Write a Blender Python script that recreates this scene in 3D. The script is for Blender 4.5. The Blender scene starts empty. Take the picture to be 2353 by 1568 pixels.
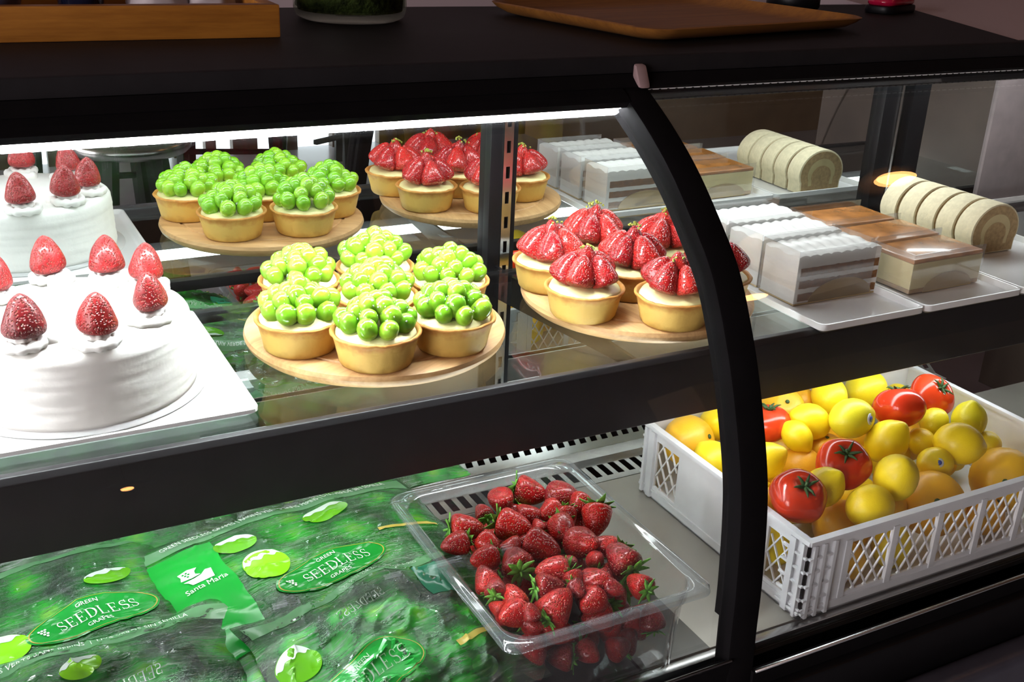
import bpy, bmesh, math, random
import numpy as np
from mathutils import Vector, Matrix, noise, Euler
PI = math.pi
sc = bpy.context.scene
col = sc.collection
# ------------------------------------------------------------------ camera, exposure, lights
cam_d = bpy.data.cameras.new('camera')
cam = bpy.data.objects.new('camera', cam_d); col.objects.link(cam); sc.camera = cam
R_ = Vector((0.88374029, -0.46608506, 0.0420455)); U_ = Vector((0.14527104, 0.35863047, 0.92210656)); F_ = Vector((0.44485889, 0.80879472, -0.38464485))
cam.matrix_world = Matrix(((R_.x, U_.x, -F_.x, 0), (R_.y, U_.y, -F_.y, 0), (R_.z, U_.z, -F_.z, 1.26254573), (0, 0, 0, 1)))
cam_d.sensor_width = 36; cam_d.sensor_fit = 'HORIZONTAL'; cam_d.lens = 2523.66 / 2353 * 36
cam_d.clip_start = .01; cam_d.clip_end = 60
vs = sc.view_settings
sc.display_settings.display_device = 'sRGB'
vs.view_transform = 'Standard'; vs.look = 'None'; vs.exposure = 0.0; vs.gamma = 1.0; vs.use_curve_mapping = False
cy = sc.cycles
cy.use_denoising = True
cy.max_bounces = 14; cy.transparent_max_bounces = 32; cy.glossy_bounces = 6; cy.transmission_bounces = 8; cy.diffuse_bounces = 4
cy.sample_clamp_indirect = 6.0; cy.caustics_reflective = True; cy.caustics_refractive = False
W = bpy.data.worlds.new('world'); sc.world = W; W.use_nodes = True
W.node_tree.nodes['Background'].inputs[0].default_value = (.30, .26, .24, 1); W.node_tree.nodes['Background'].inputs[1].default_value = .05
LED = 138.0        # emission of the display lamp under the counter
REARFILL = 12.0         # unseen fill light added under the canopy at the back
SHELF = 14.5       # lamp behind the shelf front rail
ROOMFILL = 17.0        # glowing panel added on the side wall to brighten the cafe
BULB = 38.0       # warm pendant bulbs
DAY = 3.0        # daylight in the low shop windows

# ------------------------------------------------------------------ materials
def mat(name):
    m = bpy.data.materials.new(name); m.use_nodes = True
    nt = m.node_tree; nt.nodes.clear()
    out = nt.nodes.new('ShaderNodeOutputMaterial')
    return m, nt, out
def nd(nt, t, **kw):
    n = nt.nodes.new('ShaderNode' + t)
    for k, v in kw.items():
        if k.startswith('i_'):
            key = k[2:]
            key = int(key) if key.isdigit() else key.replace('_', ' ')
            n.inputs[key].default_value = v
        else: setattr(n, k, v)
    return n
def lk(nt, a, b): nt.links.new(a, b)
def rgba(c): return (c[0], c[1], c[2], 1)
def ramp(nt, fac, stops, interp='LINEAR'):
    r = nt.nodes.new('ShaderNodeValToRGB'); r.color_ramp.interpolation = interp
    e = r.color_ramp.elements
    while len(e) < len(stops): e.new(.5)
    for k, (p, c) in enumerate(stops):
        e[k].position = p; e[k].color = rgba(c) if not isinstance(c, (int, float)) else (c, c, c, 1)
    lk(nt, fac, r.inputs[0]); return r.outputs[0]
def pbsdf(nt, out, color=None, rough=.5, metal=0, coat=0, sss=0, sssr=(1, .3, .1), spec=.5, sscale=.01, **kw):
    b = nt.nodes.new('ShaderNodeBsdfPrincipled')
    if isinstance(color, tuple): b.inputs['Base Color'].default_value = rgba(color)
    elif color is not None: lk(nt, color, b.inputs['Base Color'])
    b.inputs['Roughness'].default_value = rough; b.inputs['Metallic'].default_value = metal
    b.inputs['Coat Weight'].default_value = coat; b.inputs['Coat Roughness'].default_value = .05
    b.inputs['Specular IOR Level'].default_value = spec
    if sss:
        b.inputs['Subsurface Weight'].default_value = sss; b.inputs['Subsurface Radius'].default_value = sssr; b.inputs['Subsurface Scale'].default_value = sscale
    lk(nt, b.outputs[0], out.inputs[0]); return b
def tc(nt, kind='Object'): return nt.nodes.new('ShaderNodeTexCoord').outputs[kind]
def nz(nt, co, scale, detail=3, rough=.55, out='Fac'):
    n = nd(nt, 'TexNoise', i_Scale=scale, i_Detail=detail, i_Roughness=rough); lk(nt, co, n.inputs['Vector']); return n.outputs[out]
def bump(nt, h, strength, dist, b):
    n = nd(nt, 'Bump', i_Strength=strength, i_Distance=dist); lk(nt, h, n.inputs['Height']); lk(nt, n.outputs[0], b.inputs['Normal']); lk(nt, n.outputs[0], b.inputs['Coat Normal']); return n
def simple(name, color, rough=.5, var=.12, scale=40, bmp=.0, bd=.001, **kw):
    m, nt, out = mat(name); co = tc(nt); f = nz(nt, co, scale)
    c = ramp(nt, f, [(.3, tuple(x * (1 - var) for x in color)), (.7, tuple(min(1, x * (1 + var)) for x in color))])
    b = pbsdf(nt, out, c, rough, **kw)
    if bmp: bump(nt, nz(nt, co, scale * 2.2), bmp, bd, b)
    return m
def math_(nt, op, a, b=None, c=None):
    n = nd(nt, 'Math', operation=op)
    for k, v in enumerate((a, b, c)):
        if v is None: continue
        if isinstance(v, (int, float)): n.inputs[k].default_value = v
        else: lk(nt, v, n.inputs[k])
    return n.outputs[0]
def fresnel(nt, ior):
    """Fresnel for a thin sheet: the same from both of its sides"""
    g = nt.nodes.new('ShaderNodeNewGeometry'); fr = nd(nt, 'Fresnel')
    lk(nt, math_(nt, 'ADD', ior, math_(nt, 'MULTIPLY', g.outputs['Backfacing'], 1 / ior - ior)), fr.inputs[0]); return fr
def clear(name, tint=(.97, .99, .98), ior=1.45, rough=.0, gain=1.0, haze=0.0, hazec=(1, 1, 1), bmp=0, bscale=60, bd=.001):
    """thin clear sheet: Fresnel mirror over straight-through transparency, a little haze"""
    m, nt, out = mat(name)
    fr = fresnel(nt, ior); tr = nd(nt, 'BsdfTransparent'); tr.inputs[0].default_value = rgba(tint)
    gl = nd(nt, 'BsdfGlossy', i_Roughness=rough)
    base = tr.outputs[0]
    if haze:
        df = nd(nt, 'BsdfTranslucent' if False else 'BsdfDiffuse'); df.inputs[0].default_value = rgba(hazec)
        mh = nd(nt, 'MixShader'); mh.inputs[0].default_value = haze; lk(nt, tr.outputs[0], mh.inputs[1]); lk(nt, df.outputs[0], mh.inputs[2]); base = mh.outputs[0]
    mx = nd(nt, 'MixShader'); f = math_(nt, 'MULTIPLY', fr.outputs[0], gain); lk(nt, f, mx.inputs[0]); lk(nt, base, mx.inputs[1]); lk(nt, gl.outputs[0], mx.inputs[2])
    if bmp:
        bn = nd(nt, 'Bump', i_Strength=bmp, i_Distance=bd); lk(nt, nz(nt, tc(nt), bscale, 2), bn.inputs['Height']); lk(nt, bn.outputs[0], gl.inputs['Normal']); lk(nt, bn.outputs[0], fr.inputs['Normal'])
    lk(nt, mx.outputs[0], out.inputs[0]); return m
def emit(name, color, strength):
    m, nt, out = mat(name); e = nd(nt, 'Emission', i_Strength=strength); e.inputs[0].default_value = rgba(color); lk(nt, e.outputs[0], out.inputs[0]); return m
def wood(name, a, b, scale=1.0, axis=0, rough=.5, coat=0, ring=22):
    m, nt, out = mat(name); co = tc(nt)
    mp = nd(nt, 'Mapping'); s = [14 * scale] * 3; s[axis] = 1.2 * scale; mp.inputs['Scale'].default_value = s; lk(nt, co, mp.inputs['Vector'])
    f = nz(nt, mp.outputs[0], 4, 5, .6); g = nz(nt, mp.outputs[0], ring, 3, .6)
    k = math_(nt, 'ADD', math_(nt, 'MULTIPLY', f, .7), math_(nt, 'MULTIPLY', g, .3))
    c = ramp(nt, k, [(.35, a), (.62, b)]); bs = pbsdf(nt, out, c, rough, coat=coat); bump(nt, g, .15, .0006, bs); return m

M = {}
M['black'] = simple('black enamel', (.004, .004, .005), .42, spec=.18)
M['blackmat'] = simple('black matt panel', (.005, .0045, .005), .8, spec=.04)
M['laminate'] = simple('dark counter laminate', (.012, .011, .012), .6, spec=.12)
M['darkmetal'] = simple('dark anodised metal', (.020, .019, .021), .38, spec=.4)
M['steel'] = simple('brushed steel', (.55, .55, .54), .24, metal=1, scale=12)
M['deck'] = simple('dull steel deck', (.36, .34, .30), .38, metal=.6, scale=9)
M['mirror'] = None
m, nt, out = mat('mirror glass'); g = nd(nt, 'BsdfGlossy', i_Roughness=.0); g.inputs[0].default_value = (.80, .83, .82, 1); lk(nt, g.outputs[0], out.inputs[0]); M['mirror'] = m
M['glass'] = clear('case glass', (.985, .995, .99), 1.45)
M['shelfglass'] = clear('shelf glass', (.93, .97, .96), 1.5)
M['glassedge'] = clear('glass edge', (.5, .8, .72), 1.5)
M['acetate'] = clear('clear film', (.98, .98, .98), 1.45, .06, 2.4, .05)
M['clearbox'] = clear('clear polycarbonate', (.97, .98, .98), 1.5, .03, 1.2, .012, (.8, .85, .9))
M['clearrim'] = clear('clear polycarbonate rim', (.93, .95, .95), 1.6, .08, 1.5, .07, (.75, .8, .85))
M['jarglass'] = clear('jar glass', (.75, .80, .72), 1.5)
M['daylight'] = emit('daylight', (.90, .95, 1.0), DAY)
M['bulb'] = emit('warm bulb', (1, .40, .12), BULB)
def lampmat(name, strength, base):
    m, nt, out = mat(name); co = tc(nt); sp = nd(nt, 'SeparateXYZ'); lk(nt, co, sp.inputs[0])
    w = math_(nt, 'SINE', math_(nt, 'MULTIPLY', sp.outputs[0], 2 * PI / .0095)); v = math_(nt, 'SINE', math_(nt, 'MULTIPLY', sp.outputs[2], 2 * PI / .0044))
    k = math_(nt, 'GREATER_THAN', math_(nt, 'MULTIPLY', w, v), .62)
    e = nd(nt, 'Emission'); e.inputs[0].default_value = (.93, .98, 1, 1); lk(nt, math_(nt, 'MULTIPLY', math_(nt, 'SUBTRACT', 1, math_(nt, 'MULTIPLY', k, .93)), strength), e.inputs[1])
    b = nt.nodes.new('ShaderNodeBsdfPrincipled'); lk(nt, ramp(nt, k, [(0, base), (1, (.02, .02, .02))]), b.inputs['Base Color']); b.inputs['Roughness'].default_value = .25
    ad = nd(nt, 'AddShader'); lk(nt, e.outputs[0], ad.inputs[0]); lk(nt, b.outputs[0], ad.inputs[1]); lk(nt, ad.outputs[0], out.inputs[0]); return m
M['lamp'] = lampmat('prismatic lamp cover lit', LED, (.8, .8, .8))
M['lampoff'] = lampmat('prismatic lamp cover unlit', 0.0, (.55, .55, .56))
M['rearfill'] = emit('added rear fill light', (.93, .98, 1), REARFILL)
M['shelflamp'] = emit('shelf lamp cover', (.95, .98, 1), SHELF)
M['tray'] = simple('white melamine', (.80, .80, .80), .16, var=.02, coat=.3)
M['cream'] = simple('whipped cream', (.86, .855, .82), .55, var=.03, scale=90, bmp=.25, bd=.0008, sss=.0)
M['creamy'] = simple('custard cream', (.88, .82, .40), .45, var=.05, scale=120, bmp=.2, bd=.0006)
M['board'] = wood('beech board', (.44, .24, .09), (.68, .42, .19), 1.0, 0, .5)
M['boxwood'] = wood('oiled oak', (.24, .085, .008), (.40, .16, .02), 1.3, 0, .5)
M['traywood'] = wood('willow tray veneer', (.17, .062, .009), (.29, .115, .018), 1.2, 0, .6, 0)
M['basket'] = simple('translucent white plastic', (.72, .73, .76), .35, var=.04, sss=.25, sssr=(.5, .5, .5), sscale=.02)
M['leaf'] = simple('strawberry leaf', (.12, .34, .04), .5, var=.5, scale=3)
M['leafdark'] = simple('tomato stalk', (.035, .09, .02), .6, var=.4, scale=3)
M['whitepanel'] = simple('white wall panel', (.62, .58, .57), .5, var=.03)
M['brownwall'] = simple('brown end panel', (.06, .04, .03), .5, var=.3, scale=6)
M['sponge'] = simple('brown sponge', (.24, .11, .04), .9, var=.35, scale=260, bmp=.6, bd=.001)
M['rollsponge'] = simple('cream coloured sponge', (.66, .59, .40), .85, var=.10, scale=160, bmp=.4, bd=.0008)
M['ringcream'] = simple('tan roll filling', (.56, .46, .24), .6)
M['rollring'] = simple('brown sponge crust', (.40, .28, .14), .9, var=.2, scale=200, bmp=.4, bd=.0008)
M['custard'] = simple('cheese custard', (.80, .69, .36), .5, var=.05, scale=60)
M['caramel'] = simple('caramelised top', (.50, .20, .05), .22, var=.35, scale=35, coat=.4)
M['paper'] = simple('baking paper', (.52, .38, .18), .6, var=.06, scale=30)
M['crust'] = simple('biscuit base', (.50, .30, .12), .8, var=.2, scale=150)
M['glaze'] = clear('jelly glaze', (.97, 1, .93), 1.6, .04, 3.0, .28, (.95, 1, .9))  # whitish haze paints speckle highlights onto the clear jelly
M['pistachio'] = simple('chopped pistachio', (.30, .33, .05), .7, var=.4, scale=300)

def shellmat():
    m, nt, out = mat('tart pastry'); co = tc(nt); sp = nd(nt, 'SeparateXYZ'); lk(nt, co, sp.inputs[0])
    z = math_(nt, 'ADD', math_(nt, 'MULTIPLY', sp.outputs[2], 30), math_(nt, 'MULTIPLY', math_(nt, 'SUBTRACT', nz(nt, co, 90, 4), .5), .7))
    c = ramp(nt, z, [(.0, (.56, .33, .07)), (.25, (.74, .47, .11)), (.62, (.76, .49, .12)), (.86, (.60, .28, .06)), (1, (.50, .21, .04))])
    b = pbsdf(nt, out, c, .62); bump(nt, nz(nt, co, 260, 4), .35, .0008, b); return m
M['pastry'] = shellmat()
def grapemat(name, a, b_, coat=.7):
    m, nt, out = mat(name); co = tc(nt); oi = nd(nt, 'ObjectInfo')
    f = math_(nt, 'ADD', math_(nt, 'MULTIPLY', nz(nt, co, 1.4), .5), math_(nt, 'MULTIPLY', oi.outputs['Random'], .5))
    c = ramp(nt, f, [(.25, a), (.75, b_)])
    b = pbsdf(nt, out, c, .22, coat=coat, sss=.35, sssr=(.6, 1, .2), sscale=.012); bump(nt, nz(nt, co, 3.5, 2), .2, .0006, b); return m
M['grape'] = grapemat('green muscat grape', (.17, .44, .015), (.31, .58, .035))
M['baggrape'] = grapemat('green grape in a bag', (.22, .42, .03), (.42, .62, .10), .2)
def berrymat(name, dark, light, seed=(.75, .42, .10), rough=.32, coat=.4, frost=0):
    m, nt, out = mat(name); co = tc(nt); oi = nd(nt, 'ObjectInfo')
    v = nd(nt, 'TexVoronoi', i_Scale=8.5); lk(nt, co, v.inputs['Vector']); d = v.outputs['Distance']
    f = math_(nt, 'ADD', math_(nt, 'MULTIPLY', nz(nt, co, .9), .6), math_(nt, 'MULTIPLY', oi.outputs['Random'], .45))
    c = ramp(nt, f, [(.25, dark), (.8, light)])
    mx = nd(nt, 'Mix', data_type='RGBA'); lk(nt, ramp(nt, d, [(.10, 1.0), (.22, 0.0)]), mx.inputs[0]); lk(nt, c, mx.inputs[6]); mx.inputs[7].default_value = rgba(seed)
    cc = mx.outputs[2]
    b = pbsdf(nt, out, cc, rough, coat=coat, sss=.06, sssr=(1, .15, .08), sscale=.006)
    bump(nt, ramp(nt, d, [(0, 0.0), (.5, 1.0)]), .9, .0016, b); return m
M['berry'] = berrymat('strawberry skin', (.16, .002, .005), (.52, .010, .006), coat=.2)
M['berrycake'] = berrymat('strawberry skin on the cake', (.12, .002, .005), (.30, .006, .006), (.42, .14, .05), .38, .2)
M['berrytart'] = berrymat('glazed strawberry', (.30, .004, .010), (.62, .025, .018), (.75, .35, .22), .25, .6)
def citrus(name, a, b_, scale=13):
    m, nt, out = mat(name); co = tc(nt); oi = nd(nt, 'ObjectInfo')
    f = math_(nt, 'ADD', math_(nt, 'MULTIPLY', nz(nt, co, .9), .6), math_(nt, 'MULTIPLY', oi.outputs['Random'], .5))
    c = ramp(nt, f, [(.25, a), (.75, b_)]); b = pbsdf(nt, out, c, .42, coat=.1); bump(nt, nz(nt, co, scale, 2), .30, .0006, b); return m
M['lemon'] = citrus('lemon peel', (.86, .60, .008), (.96, .74, .012))
M['greenlemon'] = citrus('greenish lemon peel', (.70, .66, .02), (.92, .74, .015))
M['orange'] = citrus('orange peel', (.78, .36, .015), (.88, .50, .02))
M['tomato'] = citrus('tomato skin', (.58, .035, .010), (.70, .06, .012), 1)
M['tomato'].node_tree.nodes['Principled BSDF'].inputs['Roughness'].default_value = .18
M['sticker'] = simple('paper sticker', (.62, .66, .72), .4)
M['stickerblue'] = simple('blue sticker print', (.06, .10, .40), .4)

# ------------------------------------------------------------------ mesh helpers
def mesh_obj(name, V, F, m, parent=None, smooth=True, uv=None):
    me = bpy.data.meshes.new(name); me.from_pydata([tuple(v) for v in V], [], F); me.update()
    if m is not None: me.materials.append(m)
    if smooth: me.polygons.foreach_set('use_smooth', [True] * len(me.polygons))
    if uv is not None:
        l = me.uv_layers.new(name='UVMap')
        for lp in me.loops: l.data[lp.index].uv = uv[lp.vertex_index]
    o = bpy.data.objects.new(name, me); col.objects.link(o)
    if parent is not None: o.parent = parent
    return o
def empty(name, loc=(0, 0, 0), rz=0):
    o = bpy.data.objects.new(name, None); col.objects.link(o); o.location = loc; o.rotation_euler = (0, 0, rz); o.empty_display_size = .01; return o
def tag(o, label=None, cat=None, group=None, kind=None):
    if label: o['label'] = label
    if cat: o['category'] = cat
    if group: o['group'] = group
    if kind: o['kind'] = kind
    return o
class MB:
    def __init__(s): s.V = []; s.F = []
    def add(s, V, F):
        b = len(s.V); s.V += [tuple(v) for v in V]; s.F += [tuple(b + i for i in f) for f in F]; return s
    def box(s, x0, x1, y0, y1, z0, z1, M_=None):
        V = [(x, y, z) for x in (x0, x1) for y in (y0, y1) for z in (z0, z1)]
        if M_ is not None: V = [M_ @ Vector(v) for v in V]
        return s.add(V, [(0, 1, 3, 2), (4, 6, 7, 5), (0, 4, 5, 1), (2, 3, 7, 6), (0, 2, 6, 4), (1, 5, 7, 3)])
    def bar(s, a, b, w, h, up=(0, 0, 1)):
        a = Vector(a); b = Vector(b); d = (b - a).normalized(); u = Vector(up); x = d.cross(u).normalized(); u = x.cross(d).normalized()
        V = [p + x * sx * w / 2 + u * su * h / 2 for p in (a, b) for sx, su in ((-1, -1), (1, -1), (1, 1), (-1, 1))]
        return s.add(V, [(3, 2, 1, 0), (4, 5, 6, 7), (0, 1, 5, 4), (1, 2, 6, 5), (2, 3, 7, 6), (3, 0, 4, 7)])
    def tube(s, pts, r, n=8, close=False):
        pts = [Vector(p) for p in pts]; k = len(pts); rr = r if isinstance(r, (list, tuple)) else [r] * k
        V = []; F = []; prev = None
        for i, p in enumerate(pts):
            if close: d = (pts[(i + 1) % k] - pts[i - 1]).normalized()
            else: d = (pts[min(i + 1, k - 1)] - pts[max(i - 1, 0)]).normalized()
            ref = prev if prev is not None else (Vector((0, 0, 1)) if abs(d.z) < .9 else Vector((1, 0, 0)))
            x = (ref - d * ref.dot(d)).normalized(); prev = x; y = d.cross(x)
            V += [p + (x * math.cos(2 * PI * j / n) + y * math.sin(2 * PI * j / n)) * rr[i] for j in range(n)]
        for i in range(k if close else k - 1):
            for j in range(n):
                a = i * n + j; b = i * n + (j + 1) % n; c = ((i + 1) % k) * n + (j + 1) % n; d_ = ((i + 1) % k) * n + j
                F.append((a, b, c, d_))
        if not close: F += [tuple(range(n))[::-1], tuple(range((k - 1) * n, k * n))]
        return s.add(V, F)
    def lathe(s, prof, n=40, fn=None, off=(0, 0, 0)):
        V = []; F = []
        for i, (r, z) in enumerate(prof):
            for j in range(n):
                a = 2 * PI * j / n; rr, zz = (r, z) if fn is None else fn(r, z, a, i)
                V.append((off[0] + rr * math.cos(a), off[1] + rr * math.sin(a), off[2] + zz))
        for i in range(len(prof) - 1):
            for j in range(n):
                F.append((i * n + j, i * n + (j + 1) % n, (i + 1) * n + (j + 1) % n, (i + 1) * n + j))
        if prof[0][0] > 1e-5: F.append(tuple(range(n))[::-1])
        if prof[-1][0] > 1e-5: F.append(tuple(range((len(prof) - 1) * n, len(prof) * n)))
        return s.add(V, F)
    def blob(s, c, r, nu=12, nv=8, fn=None):
        V = [(0, 0, -1)] + [(math.sin(PI * i / nv) * math.cos(2 * PI * j / nu), math.sin(PI * i / nv) * math.sin(2 * PI * j / nu), -math.cos(PI * i / nv)) for i in range(1, nv) for j in range(nu)] + [(0, 0, 1)]
        r3 = r if isinstance(r, (tuple, list)) else (r, r, r)
        P = []
        for v in V:
            v = Vector(v)
            if fn: v = fn(v)
            P.append((c[0] + v[0] * r3[0], c[1] + v[1] * r3[1], c[2] + v[2] * r3[2]))
        F = [(0, 1 + (j + 1) % nu, 1 + j) for j in range(nu)]
        for i in range(nv - 2):
            for j in range(nu):
                a = 1 + i * nu + j; b = 1 + i * nu + (j + 1) % nu; F.append((a, b, b + nu, a + nu))
        t = len(V) - 1; F += [(t, t - nu + j, t - nu + (j + 1) % nu) for j in range(nu)]
        return s.add(P, F)
    def prism(s, poly, h0, h1, axis='z'):
        """closed polygon extruded; axis z: poly in xy, axis x: poly in yz, axis y: poly in xz"""
        n = len(poly); V = []
        for h in (h0, h1):
            for a, b in poly: V.append({'z': (a, b, h), 'x': (h, a, b), 'y': (a, h, b)}[axis])
        F = [tuple(range(n))[::-1], tuple(range(n, 2 * n))] + [(i, (i + 1) % n, n + (i + 1) % n, n + i) for i in range(n)]
        return s.add(V, F)
    def obj(s, name, m, parent=None, smooth=False, bev=0, seg=2, sub=0, wn=True):
        o = mesh_obj(name, s.V, s.F, m, parent, smooth)
        bm = bmesh.new(); bm.from_mesh(o.data); bmesh.ops.recalc_face_normals(bm, faces=bm.faces)
        if bev:
            ed = [e for e in bm.edges if len(e.link_faces) == 2 and e.calc_face_angle(0) > .5]
            bmesh.ops.bevel(bm, geom=ed, offset=bev, segments=seg, profile=.6, affect='EDGES', clamp_overlap=True)
            for f in bm.faces: f.smooth = True
        bm.to_mesh(o.data); bm.free()
        if bev: o.data.set_sharp_from_angle(angle=math.radians(50))
        return o
def dup(src, parent=None, name=None):
    c = src.copy(); col.objects.link(c)
    if parent is not None: c.parent = parent
    return c
def dup_tree(root):
    c = root.copy(); col.objects.link(c)
    for ch in list(root.children):
        d = dup(ch, c)
        for g in list(ch.children): dup(g, d)
    return c
def rot_to(v, spin=0):
    return Vector(v).normalized().to_track_quat('Z', 'Y').to_euler() if not spin else (Vector(v).normalized().to_track_quat('Z', 'Y').to_matrix() @ Matrix.Rotation(spin, 3, 'Z')).to_euler()
def cat_rom(P, k):
    P = [np.array(p, float) for p in P]; Q = [2 * P[0] - P[1]] + P + [2 * P[-1] - P[-2]]; out = []
    for i in range(1, len(Q) - 2):
        for t in np.linspace(0, 1, k, endpoint=False):
            a, b, c, d = Q[i - 1:i + 3]
            out.append(.5 * ((2 * b) + (c - a) * t + (2 * a - 5 * b + 4 * c - d) * t * t + (3 * b - a - 3 * c + d) * t ** 3))
    out.append(P[-1]); return out

ZS = .850; ZD = .600; YM = 1.117
# ------------------------------------------------------------------ the room
def struct(o, **k): o['kind'] = 'structure'; return o
MR = dict(floor=simple('pale tiled floor', (.42, .42, .46), .25, var=.1, scale=3), wall=simple('pinkish plaster', (.46, .38, .40), .8, var=.04, scale=2),
          dark=simple('dark wood panelling', (.075, .045, .028), .5, var=.3, scale=4), ceil=simple('brown ceiling', (.15, .10, .075), .8, var=.15, scale=2),
          blue=simple('blue grey partition', (.05, .055, .09), .6, var=.1, scale=3))
struct(MB().box(-4, 8, -6, 3.2, -.06, 0).obj('floor', MR['floor']))
struct(MB().box(-4, 8, -6, 3.2, 2.9, 2.96).obj('ceiling', MR['ceil']))
struct(MB().box(-4, 8, 2.6, 2.7, 0, 2.9).obj('wall_back', MR['wall']))
struct(MB().box(-4.1, -4, -6, 3.2, 0, 2.9).obj('wall_left', MR['dark']))
struct(MB().box(8, 8.1, -6, 3.2, 0, 2.9).obj('wall_right', MR['ceil']))
# street wall with low glazing strips at floor level
wb = MB()
wb.box(-4, 8, -3.1, -3.0, .12, 2.9)
panes = ((.42, .47), (.93, 1.02), (1.05, 1.17), (1.22, 1.30), (1.42, 1.52), (1.62, 1.80), (1.95, 2.05))
xs = [-4] + [v for q in panes for v in q] + [8]
for k in range(0, len(xs), 2): wb.box(xs[k], xs[k + 1], -3.1, -3.0, 0, .12)
struct(wb.obj('wall_front', MR['dark']))
for k, (x0, x1) in enumerate(panes): struct(MB().box(x0, x1, -3.08, -3.06, .0, .12).obj('window_%d' % (k + 1), M['daylight']))
struct(MB().box(-3.99, -3.97, -2.6, .2, .7, 2.4).obj('window_8', emit('added room fill light', (.95, .86, .88), ROOMFILL)))  # added glowing panel, lights the floor and counter from the side
struct(MB().box(-3.99, -3.95, -2.7, .3, .60, .70).obj('trim_4', MR['wall']))
beam = struct(MB().box(-4, 8, -1.95, -1.75, 2.6, 2.9).obj('trim_1', MR['dark']))
struct(MB().box(2.9, 6.5, -3.0, -2.6, 0, 1.7).obj('trim_2', simple('tan panelling', (.30, .20, .11), .6, var=.2, scale=3)))
# pendant lamps behind the photographer
def pendant(x, y, z, label, r=.045):
    t = tag(empty('pendant_lamp', (x, y, z)), label, 'lamp', None)
    MB().blob((0, 0, 0), r, 20, 14).obj('bulb', M['bulb'], t, True)
    MB().lathe([(.02, .10), (.05, .09), (.075, .055), (.10, .02), (.097, .018), (.07, .052), (.045, .083), (.0, .095)], 32).obj('lamp_shade', M['darkmetal'], t, True)
    MB().tube([(0, 0, .10), (0, 0, 2.9 - z)], .002, 6).obj('cord', M['blackmat'], t, True)
pendant(1.99, .49, 2.08, 'warm pendant lamp glowing above the right end of the display case')
pendant(2.25, -.99, 2.06, 'warm pendant lamp reflected beside the dark curved frame')
pendant(.43, -2.39, 1.78, 'small warm pendant lamp reflected in the dark shelf front at left', .022)
# cafe chairs and a round table, seen in the mirror
def chair(x, y, rz, label):
    t = tag(empty('cafe_chair', (x, y, 0), rz), label, 'chair', 'dark cafe chairs seen in the mirror')
    MB().box(-.20, .20, -.20, .20, .43, .46).obj('seat', M['black'], t, bev=.008)
    for sx in (-1, 1):
        for sy in (-1, 1):
            MB().bar((sx * .17, sy * .17, .43), (sx * .19, sy * .20, 0), .032, .032).obj('leg', M['black'], t)
        MB().bar((sx * .18, .18, .45), (sx * .18, .24, .88), .03, .03).obj('back_post', M['black'], t)
    MB().bar((-.18, .235, .84), (.18, .235, .84), .02, .07).obj('backrest', M['black'], t)
    MB().bar((-.18, .0, .18), (.18, .0, .18), .02, .02).obj('stretcher', M['black'], t)
chair(1.12, -2.30, .3, 'black cafe chair seen in the mirror behind the left grape tarts')
chair(1.66, -2.45, -.5, 'black cafe chair seen in the mirror behind the right grape tarts')
chair(.52, -2.05, .1, 'black cafe chair seen in the mirror just above the cream cake')
t = tag(empty('round_stool', (.44, -.55, 0)), 'round metal-topped stool seen in the mirror between cream cake and grape tarts', 'stool')
MB().lathe([(0, .62), (.135, .62), (.145, .63), (.145, .645), (.135, .652), (0, .650)], 48).obj('seat', M['steel'], t, True)
for k in range(4):
    a = PI / 4 + k * PI / 2; MB().bar((.08 * math.cos(a), .08 * math.sin(a), .62), (.16 * math.cos(a), .16 * math.sin(a), 0), .028, .028).obj('leg', M['black'], t)
MB().tube([(.125 * math.cos(q * PI / 16), .125 * math.sin(q * PI / 16), .25) for q in range(32)], .008, 6, True).obj('foot_ring', M['black'], t)

# ------------------------------------------------------------------ the display case
XL, XR = -1.25, 1.55
PROF = cat_rom([(.8526, 1.0928), (.8081, 1.0672), (.767, 1.0387), (.7296, 1.0051), (.692, .9652), (.6655, .9188), (.6445, .8706), (.6228, .8054), (.6139, .7581), (.6081, .6938), (.6062, .6479), (.6032, .592)], 5)
def offset(P, d):
    out = []
    for i, p in enumerate(P):
        e = P[min(i + 1, len(P) - 1)] - P[max(i - 1, 0)]; n = np.array([-e[1], e[0]]); n = n / np.linalg.norm(n)
        if n[0] > 0: n = -n
        out.append(p - n * d)       # inward for positive d
    return out
def sheet(P, d0, d1, x0, x1):
    a = offset(P, d0); b = offset(P, d1); poly = [tuple(q) for q in a] + [tuple(q) for q in b[::-1]]
    return MB().prism(poly, x0, x1, 'x')
def strip_sheet(P, d0, d1, x0, x1):
    """curved slab as quads along the profile"""
    a = offset(P, d0); b = offset(P, d1); n = len(P); V = []; F = []
    for q in range(n):
        V += [(x0, *a[q]), (x1, *a[q]), (x0, *b[q]), (x1, *b[q])]
    for q in range(n - 1):
        i = q * 4; j = i + 4
        F += [(i, i + 1, j + 1, j), (i + 2, j + 2, j + 3, i + 3), (i, j, j + 2, i + 2), (i + 1, i + 3, j + 3, j + 1)]
    F += [(0, 2, 3, 1), (4 * n - 4, 4 * n - 3, 4 * n - 1, 4 * n - 2)]
    return MB().add(V, F)
case = tag(empty('display_case', (0, 0, 0)), 'black curved-glass refrigerated display case filled with cakes and fruit', 'display case')
strip_sheet(PROF, .009, .014, XL, .572).obj('front_glass', M['glass'], case, True).data.set_sharp_from_angle(angle=math.radians(40))
strip_sheet(PROF, .009, .014, .598, XR).obj('front_glass', M['glass'], case, True).data.set_sharp_from_angle(angle=math.radians(40))
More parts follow.
